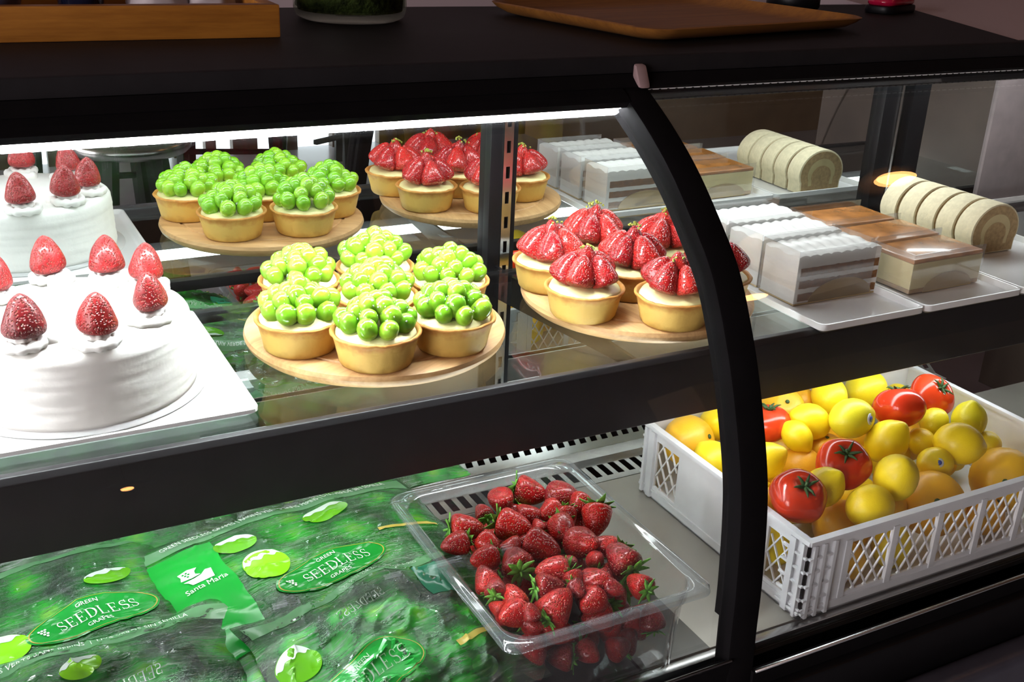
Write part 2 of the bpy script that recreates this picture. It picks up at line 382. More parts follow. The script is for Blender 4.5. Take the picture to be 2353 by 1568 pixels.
# dark curved frame between the panes
fr = strip_sheet(PROF, 0, .020, .570, .600).obj('curved_frame', M['blackmat'], case, bev=.002)
strip_sheet(PROF[:-6], .014, .030, .574, .580).obj('frame_seal', M['blackmat'], case)
MB().prism([(.846, 1.0925), (.848, 1.097), (.856, 1.112), (.8612, 1.114), (.8612, 1.094)], .588, .600, 'x').obj('frame_clip', simple('worn pinkish clip', (.22, .15, .15), .5), case, bev=.003)
# counter slab
poly = [(XL, .862), (XR, .862), (XR, .880), (1.135, .880), (1.285, 1.19), (1.26, 1.243), (.60, 1.272), (XL, 1.34)]
MB().prism(poly, 1.104, 1.120).obj('counter_top', M['laminate'], case, bev=.003)
# header above the glass: deeper black border on the left pane
top_l = [p for p in PROF if p[1] > 1.0840]
strip_sheet(top_l + [np.array((.8360, 1.0826))], -.001, .006, XL, .572).obj('black_border', M['blackmat'], case)
MB().prism([(.850, 1.094), (.862, 1.104), (.90, 1.104), (.90, 1.088), (.858, 1.086)], XL, XR, 'x').obj('header_rail', M['blackmat'], case)
MB().box(.60, XR, .862, .874, 1.078, 1.088).obj('header_rail', M['darkmetal'], case, bev=.001)
MB().box(XL, XR, .90, 1.12, 1.092, 1.104).obj('canopy', M['blackmat'], case)
MB().box(XL, .568, .846, .860, 1.0758, 1.0850).obj('lamp', M['lamp'], case)
MB().box(.602, XR, .853, .861, 1.0900, 1.0960).obj('lamp', M['lampoff'], case)
MB().box(XL, XR - .02, 1.000, 1.050, 1.086, 1.0915).obj('lamp', M['rearfill'], case)  # hidden fill light, added to brighten the backs shown in the mirror
MB().box(XL, XR - .02, .803, .823, ZS - .062, ZS - .054).obj('lamp', M['shelflamp'], case)
# mirror doors at the back and their posts
MB().box(XL, .571, YM, YM + .006, ZD + .10, 1.092).obj('mirror_door', M['mirror'], case)
MB().box(.598, 1.178, YM, YM + .006, ZD + .10, 1.092).obj('mirror_door', M['mirror'], case)
MB().box(1.262, 1.415, YM, YM + .006, ZD + .10, 1.092).obj('mirror_door', M['mirror'], case)
MB().box(XL, XR, YM + .008, YM + .016, ZD - .02, 1.092).obj('rear_panel', M['blackmat'], case)
MB().box(.568, .584, YM - .014, YM + .004, ZD, 1.092).obj('door_frame', M['black'], case, bev=.001)
MB().box(.596, .604, YM - .012, YM + .004, ZD, 1.092).obj('door_frame', M['black'], case, bev=.001)
mb = MB()                                   # slotted shelf standard
for x0, x1 in ((.584, .5875), (.5925, .596)): mb.box(x0, x1, YM - .016, YM - .013, ZD, 1.092)
z = ZD
while z < 1.09: mb.box(.5875, .5925, YM - .016, YM - .013, z, min(z + .016, 1.092)); z += .030
mb.obj('slotted_standard', M['steel'], case)
MB().box(1.178, 1.206, YM - .012, YM + .004, ZD, 1.092).obj('door_frame', M['black'], case, bev=.001)
MB().box(1.206, 1.210, YM - .014, YM + .004, ZD, 1.092).obj('door_frame', M['steel'], case)
MB().box(1.210, 1.232, YM + .002, YM + .006, ZD, 1.092).obj('mirror_door', M['mirror'], case)
MB().box(1.232, 1.264, YM - .012, YM + .004, ZD, 1.092).obj('door_frame', M['black'], case, bev=.001)
MB().box(1.415, XR, YM - .004, YM + .006, .84, 1.092).obj('end_infill', simple('pinkish grey infill', (.20, .16, .16), .5), case)
MB().box(1.30, XR - .004, YM - .006, YM, ZD, .84).obj('white_liner', M['whitepanel'], case)
MB().box(XR, XR + .02, .62, YM + .02, ZD - .1, 1.09).obj('end_panel', M['brownwall'], case)
# shelf: glass plate on dark rails
MB().box(XL, XR - .01, .778, 1.068, ZS - .006, ZS).obj('glass_shelf', M['shelfglass'], case)
MB().prism([(.772, ZS + .003), (.779, ZS + .003), (.779, ZS - .001), (.800, ZS - .008), (.800, ZS - .045), (.772, ZS - .066), (.768, ZS - .064), (.768, ZS - .002)], XL, XR - .01, 'x').obj('shelf_front_rail', M['darkmetal'], case, bev=.001)
MB().box(XL, XR - .01, .780, .80, ZS - .070, ZS - .012).obj('shelf_front_rail', M['black'], case)
MB().box(XL, XR - .01, 1.060, 1.072, ZS - .016, ZS - .004).obj('shelf_rear_rail', M['black'], case, bev=.001)
for x in (.578, -.6): MB().prism([(.80, ZS - .010), (1.105, ZS - .010), (1.105, ZS - .05), (.83, ZS - .024)], x, x + .004, 'x').obj('shelf_bracket', M['black'], case)
# lower deck
MB().box(XL, XR, .652, .960, ZD - .012, ZD).obj('deck', M['deck'], case)
MB().box(XL, .588, .652, .958, ZD, ZD + .0004).obj('dark_deck_plate', simple('dark deck plate', (.07, .068, .06), .3, metal=.5), case)
for x in (.508, .20, -.25): MB().box(x, x + .0025, .652, .960, ZD, ZD + .0009).obj('deck_seam', M['blackmat'], case)
MB().box(XL, XR, .640, .652, ZD - .030, ZD - .001).obj('deck_lip', M['steel'], case, bev=.002)
MB().box(XL, XR, .612, .640, ZD - .022, ZD - .018).obj('sill', M['darkmetal'], case)
MB().box(XL, .572, .612, .618, ZD - .02, ZD + .008).obj('sill_trim', M['steel'], case, bev=.001)
MB().box(.60, XR, .606, .640, ZD - .02, ZD - .012).obj('sill', M['black'], case)
mb = MB()                                   # slotted air grille at the back of the deck
def ladder(mb, x0, x1, P0, P1, step=.016, slot=.009):
    """plate between two yz points with a row of slots"""
    P0 = Vector((0, *P0)); P1 = Vector((0, *P1)); d = P1 - P0; n = Vector((0, -d.z, d.y)).normalized() * .0015
    def quad(xa, xb, s, t):
        a = P0 + d * s; b = P0 + d * t
        V = [(x, (q + o_).y, (q + o_).z) for o_ in (n * 0, n) for q in (a, b) for x in (xa, xb)]
        mb.add(V, [(0, 1, 3, 2), (4, 6, 7, 5), (0, 4, 5, 1), (2, 3, 7, 6), (0, 2, 6, 4), (1, 5, 7, 3)])
    quad(x0, x1, 0, .22); quad(x0, x1, .78, 1)
    x = x0
    while x < x1: quad(x, min(x + step - slot, x1), .22, .78); x += step
ladder(mb, XL, 1.30, (.962, ZD - .002), (1.010, ZD - .002))
ladder(mb, XL, 1.30, (1.030, ZD + .004), (1.070, ZD + .030))
mb.box(XL, 1.30, 1.008, 1.031, ZD - .006, ZD + .005)
mb.box(XL, 1.30, 1.069, 1.112, ZD + .0285, ZD + .0305); mb.box(XL, 1.30, 1.1105, 1.1125, ZD + .03, ZD + .11)
mb.obj('air_grille', M['steel'], case)
MB().box(XL, 1.30, .958, 1.116, ZD - .05, ZD - .03).obj('grille_well', M['blackmat'], case)
# gasket line and base front
MB().tube([(XL, .604, ZD + .0255), (.572, .604, ZD + .0255)], .0016, 8).obj('gasket', M['steel'], case, True)
MB().tube([(.598, .599, ZD + .008), (XR, .599, ZD + .010)], .0020, 8).obj('gasket', M['steel'], case, True)
MB().box(XL, .572, .6045, .612, ZD - .03, ZD + .022).obj('black_border', M['blackmat'], case)
MB().box(.598, XR, .6005, .606, ZD - .03, ZD + .006).obj('black_border', M['blackmat'], case)
MB().box(XL, XR, .590, .64, ZD - .13, ZD - .012).obj('base_front', M['black'], case, bev=.004)
MB().box(XL, XR, .560, .590, ZD - .12, ZD - .06).obj('bumper_rail', simple('blue grey bumper', (.045, .045, .06), .35), case, bev=.010, seg=4)
MB().box(XL, XR, .60, 1.13, .06, ZD - .13).obj('base_cabinet', M['blackmat'], case)
MB().box(XL, XR, .63, 1.12, .0, .06).obj('plinth', M['blackmat'], case)

# ------------------------------------------------------------------ trays and boards on the shelf
rnd = random.Random(7)
def rrect(x0, x1, y0, y1, r, n=5):
    P = []
    for cx, cy_, a0 in ((x1 - r, y1 - r, 0), (x0 + r, y1 - r, PI / 2), (x0 + r, y0 + r, PI), (x1 - r, y0 + r, 1.5 * PI)):
        P += [(cx + r * math.cos(a0 + PI / 2 * k / n), cy_ + r * math.sin(a0 + PI / 2 * k / n)) for k in range(n + 1)]
    return P
def loft(mb, loops, cap0=True, cap1=True):
    n = len(loops[0]); V = [v for L in loops for v in L]
    F = [(k * n + i, k * n + (i + 1) % n, (k + 1) * n + (i + 1) % n, (k + 1) * n + i) for k in range(len(loops) - 1) for i in range(n)]
    if cap0: F.append(tuple(range(n))[::-1])
    if cap1: F.append(tuple(range((len(loops) - 1) * n, len(loops) * n)))
    return mb.add(V, F)
def tray(x0, x1, y0, y1, z, lip, label, group=None, rz=0):
    cx, cy_ = (x0 + x1) / 2, (y0 + y1) / 2; w, d = (x1 - x0) / 2, (y1 - y0) / 2
    L = []
    for ins, zz in ((.006, 0), (.0, .004), (0, lip), (.0015, lip + .0005), (.003, lip), (.006, .0040), (.010, .0034)):
        L.append([(a, b, zz) for a, b in rrect(-w + ins, w - ins, -d + ins, d - ins, max(.003, .008 - ins * .5))])
    mb = loft(MB(), L); o = mb.obj('cake_tray', M['tray'], None, True); o.data.set_sharp_from_angle(angle=math.radians(40))
    o.location = (cx, cy_, z); o.rotation_euler.z = rz; tag(o, label, 'tray', group); return o
tray(-.16, .2097, .8035, 1.045, ZS, .0072, 'large flat white tray under the strawberry cream cake')
tray(.778, .925, .761, 1.045, ZS, .0105, 'narrow white tray holding the white layer cake slabs')
tray(.927, 1.080, .761, 1.045, ZS, .0105, 'narrow white tray holding the brown-topped cheesecake blocks')
tray(1.082, 1.262, .761, 1.045, ZS, .0105, 'narrow white tray holding the sliced roll cake')
def board(x, y, label, rz):
    o = MB().lathe([(0, 0), (.112, 0), (.1175, .002), (.1235, .007), (.125, .011), (.1238, .0148), (.121, .016), (.1015, .016), (.1005, .0146), (.098, .0146), (.097, .016), (0, .016)], 96).obj('round_board', M['board'], None, True)
    o.data.set_sharp_from_angle(angle=math.radians(35)); o.location = (x, y, ZS); o.rotation_euler.z = rz; tag(o, label, 'wooden board', 'round beech boards'); return o
GB = (.3578, .9239); RB = (.6518, .912)
board(*GB, 'round beech board carrying the green grape tarts', .5)
board(*RB, 'round beech board carrying the red strawberry tarts', 1.7)

# ------------------------------------------------------------------ tarts
def shell_mesh(seed):
    def fn(r, z, a, i):
        q = Vector((math.cos(a) * 2.2, math.sin(a) * 2.2, seed * 7 + z * 40)); k = noise.noise(q)
        rr = r + (.0006 * k + .0005 * noise.noise(q * 4)) * (1 if r > .02 else 0)
        zz = z + (.0009 * noise.noise(q * 1.5 + Vector((9, 3, 1))) + .0005 * noise.noise(q * 6) if z > .024 else 0)
        return rr, zz
    prof = [(0, 0), (.028, 0), (.031, .0008), (.0325, .003), (.0345, .012), (.0365, .021), (.0378, .0265), (.0402, .0285), (.0405, .030), (.0395, .0312), (.0375, .0306), (.0360, .0285), (.0350, .024), (.033, .0235), (0, .0235)]
    return MB().lathe(prof, 72, fn)
SH = []
for s in range(3):
    o = shell_mesh(s).obj('pastry_shell', M['pastry'], None, True); SH.append(o.data); bpy.data.objects.remove(o)
def cream_mesh(seed):
    def fn(r, z, a, i):
        q = Vector((math.cos(a) * 1.6, math.sin(a) * 1.6, seed * 3.1)); k = noise.noise(q * 1.3)
        return r + (.0012 * k if i in (0, 1, 2) else 0), z + .0012 * noise.noise(q * 2 + Vector((0, 0, r * 90)))
    return MB().lathe([(.0352, .0235), (.0358, .0285), (.0345, .0308), (.030, .0325), (.022, .0335), (.012, .034), (.001, .034)], 48, fn)
CR = []
for s in range(3):
    o = cream_mesh(s).obj('custard_cream', M['creamy'], None, True); CR.append(o.data); bpy.data.objects.remove(o)
def inst(name, data, parent, loc=(0, 0, 0), rot=(0, 0, 0), scale=None):
    o = bpy.data.objects.new(name, data); col.objects.link(o); o.parent = parent; o.location = loc; o.rotation_euler = rot
    if scale is not None: o.scale = scale if isinstance(scale, (tuple, list)) else (scale,) * 3
    return o
def data_of(mb, name, m, smooth=True, bev=0):
    o = mb.obj(name, m, None, smooth, bev=bev); d = o.data; bpy.data.objects.remove(o); return d
GR = [data_of(MB().blob((0, 0, 0), 1, 16, 12, lambda v, k=k: Vector((v.x * (1 + .05 * noise.noise(v * 1.1 + Vector((k, 0, 0)))), v.y, v.z * 1.12 - (.0 if v.z < .8 else .06)))), 'grape', M['grape']) for k in range(3)]
def tart_base(name, label, cat, group, x, y, rz, tilt=(0, 0)):
    t = tag(empty(name, (x, y, ZS + .016), rz), label, cat, group); t.rotation_euler = (tilt[0], tilt[1], rz)
    inst('pastry_shell', rnd.choice(SH), t, (0, 0, 0), (0, 0, rnd.uniform(0, 6.28))); inst('custard_cream', rnd.choice(CR), t, (0, 0, 0), (0, 0, rnd.uniform(0, 6.28)))
    return t
def grape_tart(x, y, rz, label, hgt=1.0):
    t = tart_base('grape_tart', label, 'tart', 'green grape tarts on the round board', x, y, rz)
    gl = MB(); spots = []
    for n, r, z, rs in ((9, .0275, .0405, .0096), (6, .0190, .0475, .0098), (4, .0100, .0535, .0098), (1, .0, .0580, .0090)):
        a0 = rnd.uniform(0, 6)
        for k in range(n):
            a = a0 + 2 * PI * k / n + rnd.uniform(-.14, .14); rr = r * rnd.uniform(.93, 1.07); zz = .034 + (z - .034) * hgt + rnd.uniform(-.0015, .002)
            spots.append((rr * math.cos(a), rr * math.sin(a), zz, rs * rnd.uniform(.9, 1.08), a))
    for px, py, pz, rs, a in spots:
        d = Vector((px, py, .035 + rnd.uniform(-.01, .02))) + Vector((rnd.uniform(-.012, .012), rnd.uniform(-.012, .012), 0))
        inst('grape', rnd.choice(GR), t, (px, py, pz), rot_to(d), (rs * .94, rs * .94, rs * 1.05))
        for q in range(8):
            th = rnd.uniform(0, 6.28); u = rnd.uniform(.3, 1.0); v = Vector((math.cos(th) * math.sqrt(1 - u * u), math.sin(th) * math.sqrt(1 - u * u), u))
            c = Vector((px, py, pz)) + v * rs * 1.0; gl.blob(tuple(c), (rnd.uniform(.0006, .0012),) * 3 if q else (.0018, .0015, .0010), 6, 4)
    g = gl.obj('glaze_beads', M['glaze'], t, True); g['kind'] = 'stuff'
    return t
gl_names = [(-111, 'grape tart at the front of its board, nearest the glass'), (-163, 'grape tart on the board edge closest to the cream cake'), (-58, 'grape tart on the board edge beside the slotted post'),
            (127, 'grape tart at the rear of the board on the cream cake side'), (69, 'grape tart at the very back of its board, topping piled highest'), (11, 'grape tart at the rear of the board on the strawberry tart side')]
for k, (a, lab) in enumerate(gl_names):
    r = .0865; grape_tart(GB[0] - .002 + r * math.cos(math.radians(a)), GB[1] - .004 + r * math.sin(math.radians(a)), rnd.uniform(0, 6), lab, 1.22 if k == 4 else 1.0 + rnd.uniform(-.04, .05))
grape_tart(GB[0], GB[1] - .002, .3, 'grape tart in the middle of its board ringed by the others')

# strawberries
def berry_mesh(seed, dent=.0):
    def f(v):
        z = v.z; w = math.sqrt(max(0, 1 - z * z))
        R1 = (1 - (max(0, z + .45) / 1.45) ** 1.7) ** .62 if z > -.45 else math.sqrt(max(0, 1 - ((z + .45) / .58) ** 2)) ** .9
        prof = R1 / max(w, 1e-4) if w > 1e-4 else 0
        k = 1 + .07 * noise.noise(Vector((v.x, v.y, v.z)) * 1.3 + Vector((seed * 5, 0, 0)))
        s = max(.0, min(1, (z + .9))) ; x, y = v.x * prof * k, v.y * prof * k * .95
        zz = z * 1.12 if z > 0 else z * .85
        if z < -.75: zz += (-.75 - z) * .55
        return Vector((x, y, zz))
    return MB().blob((0, 0, 0), 1, 22, 16, f)
def calyx_mesh(n, seed):
    mb = MB(); r_ = random.Random(seed)
    for k in range(n):
        a = 2 * PI * k / n + r_.uniform(-.2, .2); L = r_.uniform(.55, .95); w = .16; c, s = math.cos(a), math.sin(a); up = r_.uniform(-.05, .45)
        P = []
        for t, ww in ((.05, .5), (.35, 1), (.65, .8), (1, .05)):
            zz = -.78 - up * t * t * .9 + .10 * t
            for sg in (-1, 0, 1): P.append((c * L * t - s * w * ww * sg, s * L * t + c * w * ww * sg, zz - (.05 if sg == 0 else 0)))
        F = [(i * 3 + j, i * 3 + j + 1, i * 3 + j + 4, i * 3 + j + 3) for i in range(3) for j in (0, 1)]
        Q = [(x, y, z - .03) for x, y, z in P]; n0 = 12
        F2 = [tuple(n0 + i for i in f[::-1]) for f in F]; rim = [0, 3, 6, 9, 10, 11, 8, 5, 2, 1]
        F3 = [(rim[i], rim[(i + 1) % 10], n0 + rim[(i + 1) % 10], n0 + rim[i]) for i in range(10)]
        mb.add(P + Q, F + F2 + F3)
    mb.tube([(0, 0, -.72), (.02, .01, -.95), (.06, .03, -1.12)], [.09, .06, .05], 6); return mb
BM = {k: [data_of(berry_mesh(s), 'strawberry_flesh', M[k]) for s in range(4)] for k in ('berry', 'berrycake', 'berrytart')}
CX = [data_of(calyx_mesh(n, s), 'leafy_cap', M['leaf']) for s, n in enumerate((8, 9, 7))]

def berry_tart(x, y, rz, label, h=1.0):
    t = tart_base('strawberry_tart', label, 'tart', 'strawberry tarts on the round board', x, y, rz)
    n = 5; a0 = rnd.uniform(0, 6); nuts = MB()
    for k in range(n):
        a = a0 + 2 * PI * k / n + rnd.uniform(-.10, .10); r = .0195; c, s = math.cos(a), math.sin(a)
        d = Vector((-c * .50, -s * .50, 1)); sz = rnd.uniform(.0150, .0166)
        inst('strawberry', rnd.choice(BM['berrytart']), t, (c * r, s * r, .0480 + rnd.uniform(-.001, .001)), rot_to(d, rnd.uniform(0, 6)), (sz, sz * .92, sz * 1.12 * h))
    inst('strawberry', rnd.choice(BM['berrytart']), t, (0, 0, .057), rot_to((.1, 0, 1)), (.0115, .0115, .0150 * h))
    for q in range(16):
        a = rnd.uniform(0, 6.28); r = abs(rnd.gauss(0, .006)); nuts.box(-.0011, .0011, -.0008, .0008, -.0007, .0007, Matrix.Translation((r * math.cos(a), r * math.sin(a), .0745 * h - r * .55)) @ Euler((rnd.uniform(0, 3),) * 3).to_matrix().to_4x4())
    nuts.obj('pistachio_crumbs', M['pistachio'], t)['kind'] = 'stuff'
    return t
rt_names = [(204, 'strawberry tart at the front of its board facing the grape tarts'), (144, 'strawberry tart on the board edge closest to the slotted post'), (267, 'strawberry tart at the front edge partly behind the curved frame'),
            (322, 'strawberry tart seen right of the curved frame beside the layer cake'), (86, 'strawberry tart at the very back of its board'), (32, 'strawberry tart at the back of the board next to the layer cake tray')]
for a, lab in rt_names:
    berry_tart(RB[0] - .016 + .0855 * math.cos(math.radians(a)), RB[1] - .008 + .0855 * math.sin(math.radians(a)), rnd.uniform(0, 6), lab, rnd.uniform(.95, 1.05))
berry_tart(RB[0] - .016, RB[1] - .008, 1, 'strawberry tart in the middle of its board ringed by the others', 1.05)

# ------------------------------------------------------------------ strawberry cream cake
CC = (.0868, .9174); CH = .064
cake = tag(empty('cream_cake', (CC[0], CC[1], ZS + .0045)), 'round white whipped cream cake topped with a ring of strawberries', 'cake')
def cfn(r, z, a, i):
    q = Vector((math.cos(a) * 2, math.sin(a) * 2, z * 95)); k = 0
    if .004 < z < CH - .004: k = .0009 * noise.noise(Vector((math.cos(a) * .9, math.sin(a) * .9, z * 210))) + .0006 * noise.noise(Vector((math.cos(a) * 3, math.sin(a) * 3, z * 420)))
    zz = z + (.0006 * noise.noise(Vector((r * 70 * math.cos(a), r * 70 * math.sin(a), 5))) if z > CH - .003 else 0)
    return r + k * (1 if r > .09 else 0), zz
prof = [(0, 0), (.0935, 0), (.0955, .0015)] + [(.0960 - .0022 * (z / CH), z) for z in np.linspace(.004, CH - .009, 22)] + [(.0932, CH - .0055), (.0915, CH - .0022), (.0885, CH - .0004), (.085, CH)] + [(r, CH) for r in (.075, .06, .045, .03, .015, 0)]
MB().lathe(prof, 128, cfn).obj('cream_body', M['cream'], cake, True)
MB().lathe([(0, -.001), (.104, -.001), (.105, .0003), (0, .0003)], 64).obj('cake_card', M['tray'], cake, True)
ring = [(.045, .852), (.096, .839), (.1425, .875), (.154, .950), (.126, .982), (.079, .999), (.034, .965), (.015, .905)]
def rosette(parent, x, y, s):
    mb = MB(); P = []; Rr = []
    for k in range(60):
        t = k / 59; a = t * 4 * PI + s; r = .0185 * (1 - t * .75); P.append((x + r * math.cos(a), y + r * math.sin(a), CH + .002 + .0062 * t)); Rr.append(.0048 * (1 + .22 * math.sin(k * 1.9)) * (1 - .25 * t))
    mb.tube(P, Rr, 10); mb.blob((x, y, CH + .003), (.014, .014, .006), 14, 8)
    return mb.obj('cream_rosette', M['cream'], parent, True)
for k, (x, y) in enumerate(ring):
    lx, ly = x - CC[0], y - CC[1]; rosette(cake, lx, ly, k * .9)
    sz = (.0165, .0158, .0150, .0155, .0160, .0160, .0150, .0155)[k]
    inst('strawberry', BM['berrycake'][k % 4], cake, (lx, ly, CH + .0235), rot_to((.08 * math.sin(k * 2.3), .08 * math.cos(k * 1.7), 1), k), (sz, sz * .97, sz * 1.12))
# small cream peaks along the rim behind
# ------------------------------------------------------------------ layer cake slabs
def film_strip(mb, pts, z0, z1, th=.0004):
    """vertical film following a plan polyline"""
    for a, b in zip(pts[:-1], pts[1:]):
        a = Vector((*a, 0)); b = Vector((*b, 0)); n = (b - a).cross(Vector((0, 0, 1))).normalized() * th
        V = [(p.x + n.x * s, p.y + n.y * s, z) for s in (0, 1) for p in (a, b) for z in (z0, z1)]
        mb.add(V, [(0, 2, 3, 1), (4, 5, 7, 6), (0, 1, 5, 4), (2, 6, 7, 3), (0, 4, 6, 2), (1, 3, 7, 5)])
def paper_arch(w, h, y, thick=.0005, n=18):
    return [(w * math.cos(PI * k / n), h * math.sin(PI * k / n)) for k in range(n + 1)]
def layer_slab(x, y, z, label, rz):
    W2, D2, H = .0595, .0275, .053
    t = tag(empty('layer_cake_slab', (x, y, z), rz), label, 'cake slab', 'white layer cake slabs on the tray')
    mb = MB(); nx = 40; ny = 16
    # body with bumpy piped top
    V = []; F = []
    for i in range(nx + 1):
        for j in range(ny + 1):
            px = -W2 + 2 * W2 * i / nx; py = -D2 + 2 * D2 * j / ny
            V.append((px, py, H + .0022 * abs(math.sin(i * PI / 5)) * .8 + .0012 * math.sin(j * PI / 4) + .0008 * noise.noise(Vector((px * 300, py * 300, x * 50)))))
    for i in range(nx):
        for j in range(ny): a = i * (ny + 1) + j; F.append((a, a + ny + 1, a + ny + 2, a + 1))
    mb.add(V, F)
    edge = [i * (ny + 1) for i in range(nx + 1)] + [nx * (ny + 1) + j for j in range(1, ny + 1)] + [i * (ny + 1) + ny for i in range(nx - 1, -1, -1)] + [j for j in range(ny - 1, 0, -1)]
    b = len(mb.V); mb.V += [(mb.V[e][0], mb.V[e][1], 0.0) for e in edge]; m_ = len(edge)
    mb.F += [(edge[i], b + i, b + (i + 1) % m_, edge[(i + 1) % m_]) for i in range(m_)] + [tuple(b + i for i in range(m_))]
    mb.obj('cream_body', M['cream'], t, True).data.set_sharp_from_angle(angle=math.radians(45))
    for k, (z0, z1) in enumerate(((.003, .0115), (.0175, .026), (.0315, .0405))):
        q = MB(); n = 26
        for sy in (-1, 1):
            poly = []
            for i in range(n + 1): px = -W2 + .0045 + (2 * W2 - .006) * i / n; poly.append((px, z1 + .0011 * noise.noise(Vector((px * 200, k, sy)))))
            for i in range(n, -1, -1): px = -W2 + .0045 + (2 * W2 - .006) * i / n; poly.append((px, z0 + .0009 * noise.noise(Vector((px * 180, k + 5, sy)))))
            y0, y1 = sorted((sy * (D2 - .003), sy * (D2 + .0006))); q.prism(poly, y0, y1, 'y')
        q.obj('sponge_layer', M['sponge'], t)
    MB().prism([(a * 1 + .006, b) for a, b in paper_arch(.046, .024, 0)], -D2 - .0016, -D2 - .0010, 'y').obj('paper', M['paper'], t)
    MB().prism([(a * 1 + .006, b) for a, b in paper_arch(.046, .024, 0)], D2 + .0010, D2 + .0016, 'y').obj('paper', M['paper'], t)
    MB().box(-W2 - .001, W2 + .002, -D2 - .001, D2 + .001, -.0005, .0008).obj('paper', M['paper'], t)
    f = MB(); c = .002
    film_strip(f, [(W2 - .01, -D2 - c), (-W2 - c, -D2 - c), (-W2 - c, D2 + c), (W2 + .006, D2 + c)], .001, H + .008)
    f.obj('clear_film', M['acetate'], t)
    return t
ZT = ZS + .0045
layer_slab(.8615, .8600, ZT, 'white layer cake slab at the front of its tray', .0)
layer_slab(.8630, .9240, ZT, 'white layer cake slab in the middle of its tray', .015)
layer_slab(.8650, .9880, ZT, 'white layer cake slab at the back of its tray', -.01)
def cheese_block(x, y, z, label, rz):
    W2, D2, H = .057, .031, .040
    t = tag(empty('cheesecake_block', (x, y, z), rz), label, 'cake slab', 'brown-topped cheesecake blocks on the tray')
    MB().box(-W2, W2, -D2, D2, 0, .005).obj('biscuit_base', M['crust'], t, bev=.0012)
    MB().box(-W2, W2, -D2, D2, .005, H - .005).obj('custard_body', M['custard'], t, bev=.0008)
    MB().box(-W2, W2, -D2, D2, H - .005, H).obj('caramel_top', M['caramel'], t, bev=.0018, seg=3)
    for sy in (-1, 1):
        y0, y1 = sorted((sy * (D2 + .0009), sy * (D2 + .0015)))
        MB().prism([(a + .004, b) for a, b in paper_arch(.040, .020, 0)], y0, y1, 'y').obj('paper', M['paper'], t)
    f = MB(); c = .002
    film_strip(f, [(W2, -D2 - c), (-W2 - c, -D2 - c), (-W2 - c, D2 + c), (W2 + .002, D2 + c)], .001, H + .007)
    f.obj('clear_film', M['acetate'], t); return t
cheese_block(1.007, .8420, ZT, 'brown-topped cheesecake block at the front of its tray', .02)
cheese_block(1.010, .9100, ZT, 'brown-topped cheesecake block in the middle of its tray', .03)
cheese_block(1.006, .9800, ZT, 'brown-topped cheesecake block at the back of its tray', -.02)
# roll cake
def arch(w, h, n=22, base=.004):
    P = [(-w * .90, 0), (w * .90, 0)]
    for k in range(n + 1):
        a = -.42 + (PI + .84) * k / n; P.append((w * math.cos(a), h * .44 + h * .56 * math.sin(a)) if math.sin(a) > 0 else (w * math.cos(a) * 1.0, h * .44 + h * .50 * math.sin(a)))
    return P
def roll_slice(x, y, z, label, rz, T=.0265):
    t = tag(empty('roll_cake_slice', (x, y, z), rz), label, 'cake slice', 'roll cake slices in a row on the tray')
    W_, H = .043, .064
    MB().prism(arch(W_, H), -T / 2, T / 2, 'y').obj('outer_sponge', M['rollsponge'], t, bev=.0015, seg=2)
    for sy in (-1, 1):
        y0, y1 = sorted((sy * (T / 2 - .001), sy * (T / 2 + .0004)))
        q = MB(); A = arch(W_ * .93, H * .93); B = arch(W_ * .62, H * .62)
        n = len(A); A = [(a, b + .002) for a, b in A]; B = [(a, b + .011) for a, b in B]
        V = [(a, yy, b) for yy in (y0, y1) for a, b in A + B]; F = []
        for o_, fl in ((0, 1), (2 * n, 0)):
            for i in range(n): F.append((o_ + i, o_ + (i + 1) % n, o_ + n + (i + 1) % n, o_ + n + i))
        for i in range(n): F.append((i, (i + 1) % n, 2 * n + (i + 1) % n, 2 * n + i)); F.append((n + i, n + (i + 1) % n, 3 * n + (i + 1) % n, 3 * n + i))
        q.add(V, F); q.obj('sponge_ring', M['rollring'], t)
        MB().prism([(a * .98, b) for a, b in B], y0, y1 if sy < 0 else y1, 'y').obj('cream_ring', M['ringcream'], t)
        C = [(a * .72, .011 + (b - .011) * .74) for a, b in B]
        MB().prism(C, y0 - .0003, y1 + .0003, 'y').obj('inner_sponge', M['rollring'], t)
    return t
rl = ['roll cake slice at the near end of the row', 'second roll cake slice from the near end', 'third roll cake slice from the near end', 'fourth roll cake slice from the near end', 'roll cake slice at the far end of the row, by the mirror']
for k in range(5): roll_slice(1.175 - .001 * k, .899 + .031 * k, ZT, rl[k], rnd.uniform(-.02, .02))

